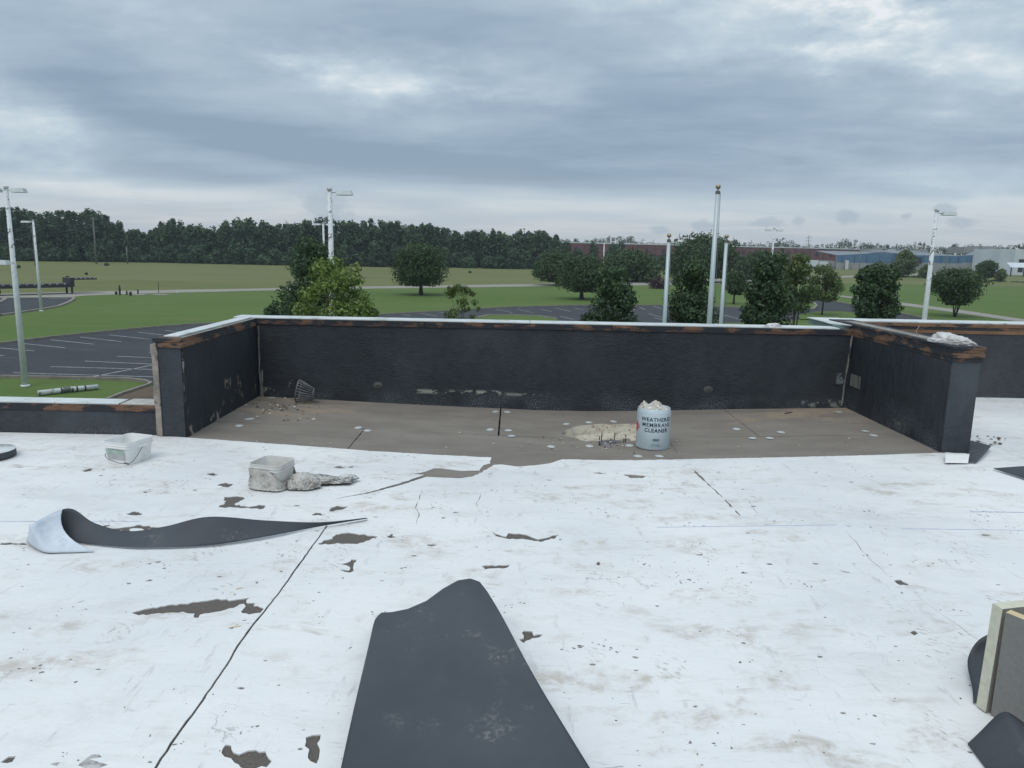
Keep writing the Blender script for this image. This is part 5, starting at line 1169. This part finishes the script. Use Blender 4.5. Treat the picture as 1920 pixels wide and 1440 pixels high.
tree('holly_tree', 'dark bushy tree with two pointed tops left of the right lamp post', 1630, 42, 500, 66, 'upright', F_DARK, 8500, .10, .04, 26, .18, .08, 12, NR)
tree('holly_tree', 'right half of the dark bushy twin topped tree', 1662, 42.6, 496, 70, 'upright', F_DARK, 8500, .10, .04, 26, .18, .08, 13, NR)
tree('crape_myrtle', 'vase shaped dark tree on the lawn right of the right lamp post', 1801, 0, 504, 94, 'vase', F_OAK, 8500, .15, .26, 36, .14, .12, 14, base_py=594, multi=4)
tree('pear_tree', 'small heart shaped tree on the lawn behind the flagpoles', 1380, 0, 508, 44, 'round', F_OAK, 5000, .16, .30, 20, .18, .12, 15, base_py=570)
tree('oak_tree', 'broad dark hazy oak mass between the centre oaks and the leftmost flagpole', 1183, 0, 468, 118, 'dome', F_OAK, 10000, .34, .02, 40, .14, .3, 16, base_py=528)
tree('oak_tree', 'big tall dark oak behind the flagpoles', 1322, 0, 440, 130, 'dome', F_OAK, 11000, .36, .12, 40, .14, .4, 17, base_py=529)
tree('oak_tree', 'dark green oak behind the light tree right of the flagpoles', 1425, 0, 470, 80, 'dome', F_OAK, 6000, .30, .12, 30, .16, .3, 18, base_py=531)
tree('willow_tree', 'hazy grey green tree in front of the blue factory', 1699, 0, 470, 40, 'tall', F_MID, 4000, .42, .12, 22, .17, .3, 19, base_py=520)
tree('willow_tree', 'small hazy grey green shrub right of the hazy tree before the factory', 1737, 0, 497, 22, 'tall', F_MID, 1800, .36, .10, 14, .19, .2, 20, base_py=522)
tree('pear_tree', 'hazy green tree at the right before the factory, larger of the pair', 1853, 0, 489, 34, 'round', F_OAK, 3600, .3, .20, 20, .17, .2, 21, base_py=528)
tree('pear_tree', 'small hazy bush right of the larger hazy tree before the factory', 1878, 0, 505, 18, 'round', F_MID, 1500, .3, .20, 12, .19, .12, 22, base_py=529)
tree('plum_tree', 'small purple leafed tree before the factory, left one of two', 1874, 0, 487, 17, 'round', F_RED, 1600, .35, .35, 14, .19, .2, 23, base_py=512)
tree('plum_tree', 'small purple leafed tree before the factory, right one of two', 1897, 0, 488, 18, 'round', F_RED, 1600, .35, .35, 14, .19, .2, 24, base_py=512)
tree('magnolia_tree', 'low dark green shrub at the lower left foot of the yellow green tree', 515, 30, 566, 40, 'round', F_DARK, 2600, .07, .60, 14, .19, .05, 25, NR)
tree('shrub_tree', 'low light green sprig right of the yellow green tree above the coping', 697, 24, 577, 30, 'round', F_MID, 1100, .05, .70, 10, .19, .03, 26, NR)
for (a, b, w_, h_, lab) in ((127,521,9,7,'small dark bush in the field behind the flatbed trailer'),(200,496,9,4,'dark bush clump far out in the left field'),(35,500,7,5,'small dark bush in the field between the left lamp posts'),(162,513,5,4,'tiny dark bush in the middle of the left field'),(881,510,6,3,'tiny dark bush in the field right of the lone oak'),(1237,532,46,18,'dark reddish brown shrub bed beside the leftmost flagpole')):
    q_ = Q(a,b+h_/2); d = q_.y; W = w_/FPX*d; H = h_/FPX*d
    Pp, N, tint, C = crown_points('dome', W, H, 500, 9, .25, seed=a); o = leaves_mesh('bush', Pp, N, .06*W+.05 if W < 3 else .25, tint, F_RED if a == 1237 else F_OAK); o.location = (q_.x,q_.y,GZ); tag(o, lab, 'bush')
# far woods: one mass each
def wood(name, label, spec, seed, leafs=1.0):
    r3 = np.random.default_rng(seed); PP, NN, TT = [], [], []
    for (pxa, d, top_py, wpx, kind) in spec:
        top = P(pxa, top_py, d=d); H = top.z-GZ; W = wpx/FPX*d
        n = int(1300*leafs); Pp, N, tint, C = crown_points(kind, W, H*.96, n, 22, .18, .15, seed=int(r3.integers(1e6)))
        Pp[:,2] *= H/np.percentile(Pp[:,2],99); Pp += np.array([top.x, top.y, GZ]); tint = np.clip(tint*.8+r3.uniform(-.22,.28),0,1)
        PP.append(Pp); NN.append(N); TT.append(tint)
    o = leaves_mesh(name, np.concatenate(PP), np.concatenate(NN), .50, np.concatenate(TT), F_WOOD); struct(o, 'stuff'); o['label'] = label; return o
sky_line = [(-40,392),(0,397),(30,392),(60,397),(90,400),(130,399),(175,402),(205,412),(225,424),(245,438),(262,437),(285,432),(310,420),(330,420),(350,428),(380,430),(410,428),(440,418),(470,414),(500,424),(540,428),(575,418),(600,418),(625,410),(650,424),(690,418),(730,417),(760,426),(790,424),(830,432),(870,436),(900,440),(930,434),(960,440),(990,436),(1010,437),(1040,440),(1060,452)]
def line_y(x_, L_):
    for (a, b), (c, d) in zip(L_, L_[1:]):
        if a <= x_ <= c: return b+(d-b)*(x_-a)/(c-a)
    return L_[-1][1]
def base_d(x_): # distance of the wood's edge
    pb = [(-60,488),(300,492),(480,496),(700,500),(830,501),(960,504),(1100,505)]
    return Q(x_, line_y(x_, pb)).y
spec = []; r3 = random.Random(21); x_ = -50
while x_ < 1050:
    d = base_d(x_); spec.append((x_, d+r3.uniform(3,9), line_y(x_, sky_line)+r3.uniform(-5,9)+8*(r3.random()<.3), r3.uniform(26,44), r3.choice(['tall','dome','tall','upright'])))
    spec.append((x_+r3.uniform(-5,5), d+r3.uniform(18,32), line_y(x_, sky_line)+r3.uniform(-7,5), r3.uniform(22,34), r3.choice(['tall','cone','tall'])))
    if r3.random() < .8: spec.append((x_+r3.uniform(-8,8), d-r3.uniform(-1,3), line_y(x_, sky_line)*.35+498*.65+r3.uniform(-14,8), r3.uniform(20,34), 'dome'))
    x_ += r3.uniform(9,13)
wood('wood', 'long dark green wood along the far side of the field', spec, 3)
far_line = [(1050,446),(1080,450),(1095,452),(1130,448),(1150,442),(1190,446),(1200,456),(1300,452),(1340,444),(1370,450),(1400,458),(1430,456),(1450,451),(1470,447),(1500,458),(1540,460),(1560,456),(1590,449),(1620,456),(1640,455),(1680,460),(1725,454),(1745,459),(1760,462),(1800,459),(1850,461),(1900,459),(1990,460)]
spec = []; x_ = 1040
while x_ < 1990:
    spec.append((x_, r3.uniform(560,640), line_y(x_, far_line)+r3.uniform(-2,5), r3.uniform(12,24), r3.choice(['dome','tall','round']))); x_ += r3.uniform(5,9)
wood('tree_line', 'low dark tree line on the horizon behind the red warehouse and the factory', spec, 5, .5)
spec = [(1062,300,455,30,'tall'),(1085,330,468,30,'dome'),(1112,320,456,26,'tall'),(1150,330,458,34,'dome'),(1165,322,456,24,'tall'),(1010,285,452,40,'dome'),(1246,300,478,40,'dome'),(1395,300,480,60,'dome'),(1228,300,482,40,'dome')]
wood('thicket', 'dark green thicket at the right end of the wood before the red warehouse', spec, 6)
o = wood('hedge_row', 'low rough green hedge in the lawn before the factory', [(1660,262,518.5,30,'dome'),(1690,262,519,30,'dome'),(1725,258,519,30,'dome'),(1760,252,521,30,'dome'),(1790,246,522,30,'dome'),(1830,240,525,30,'dome'),(1870,232,528,30,'dome'),(1910,225,531,30,'dome')], 8, .5)
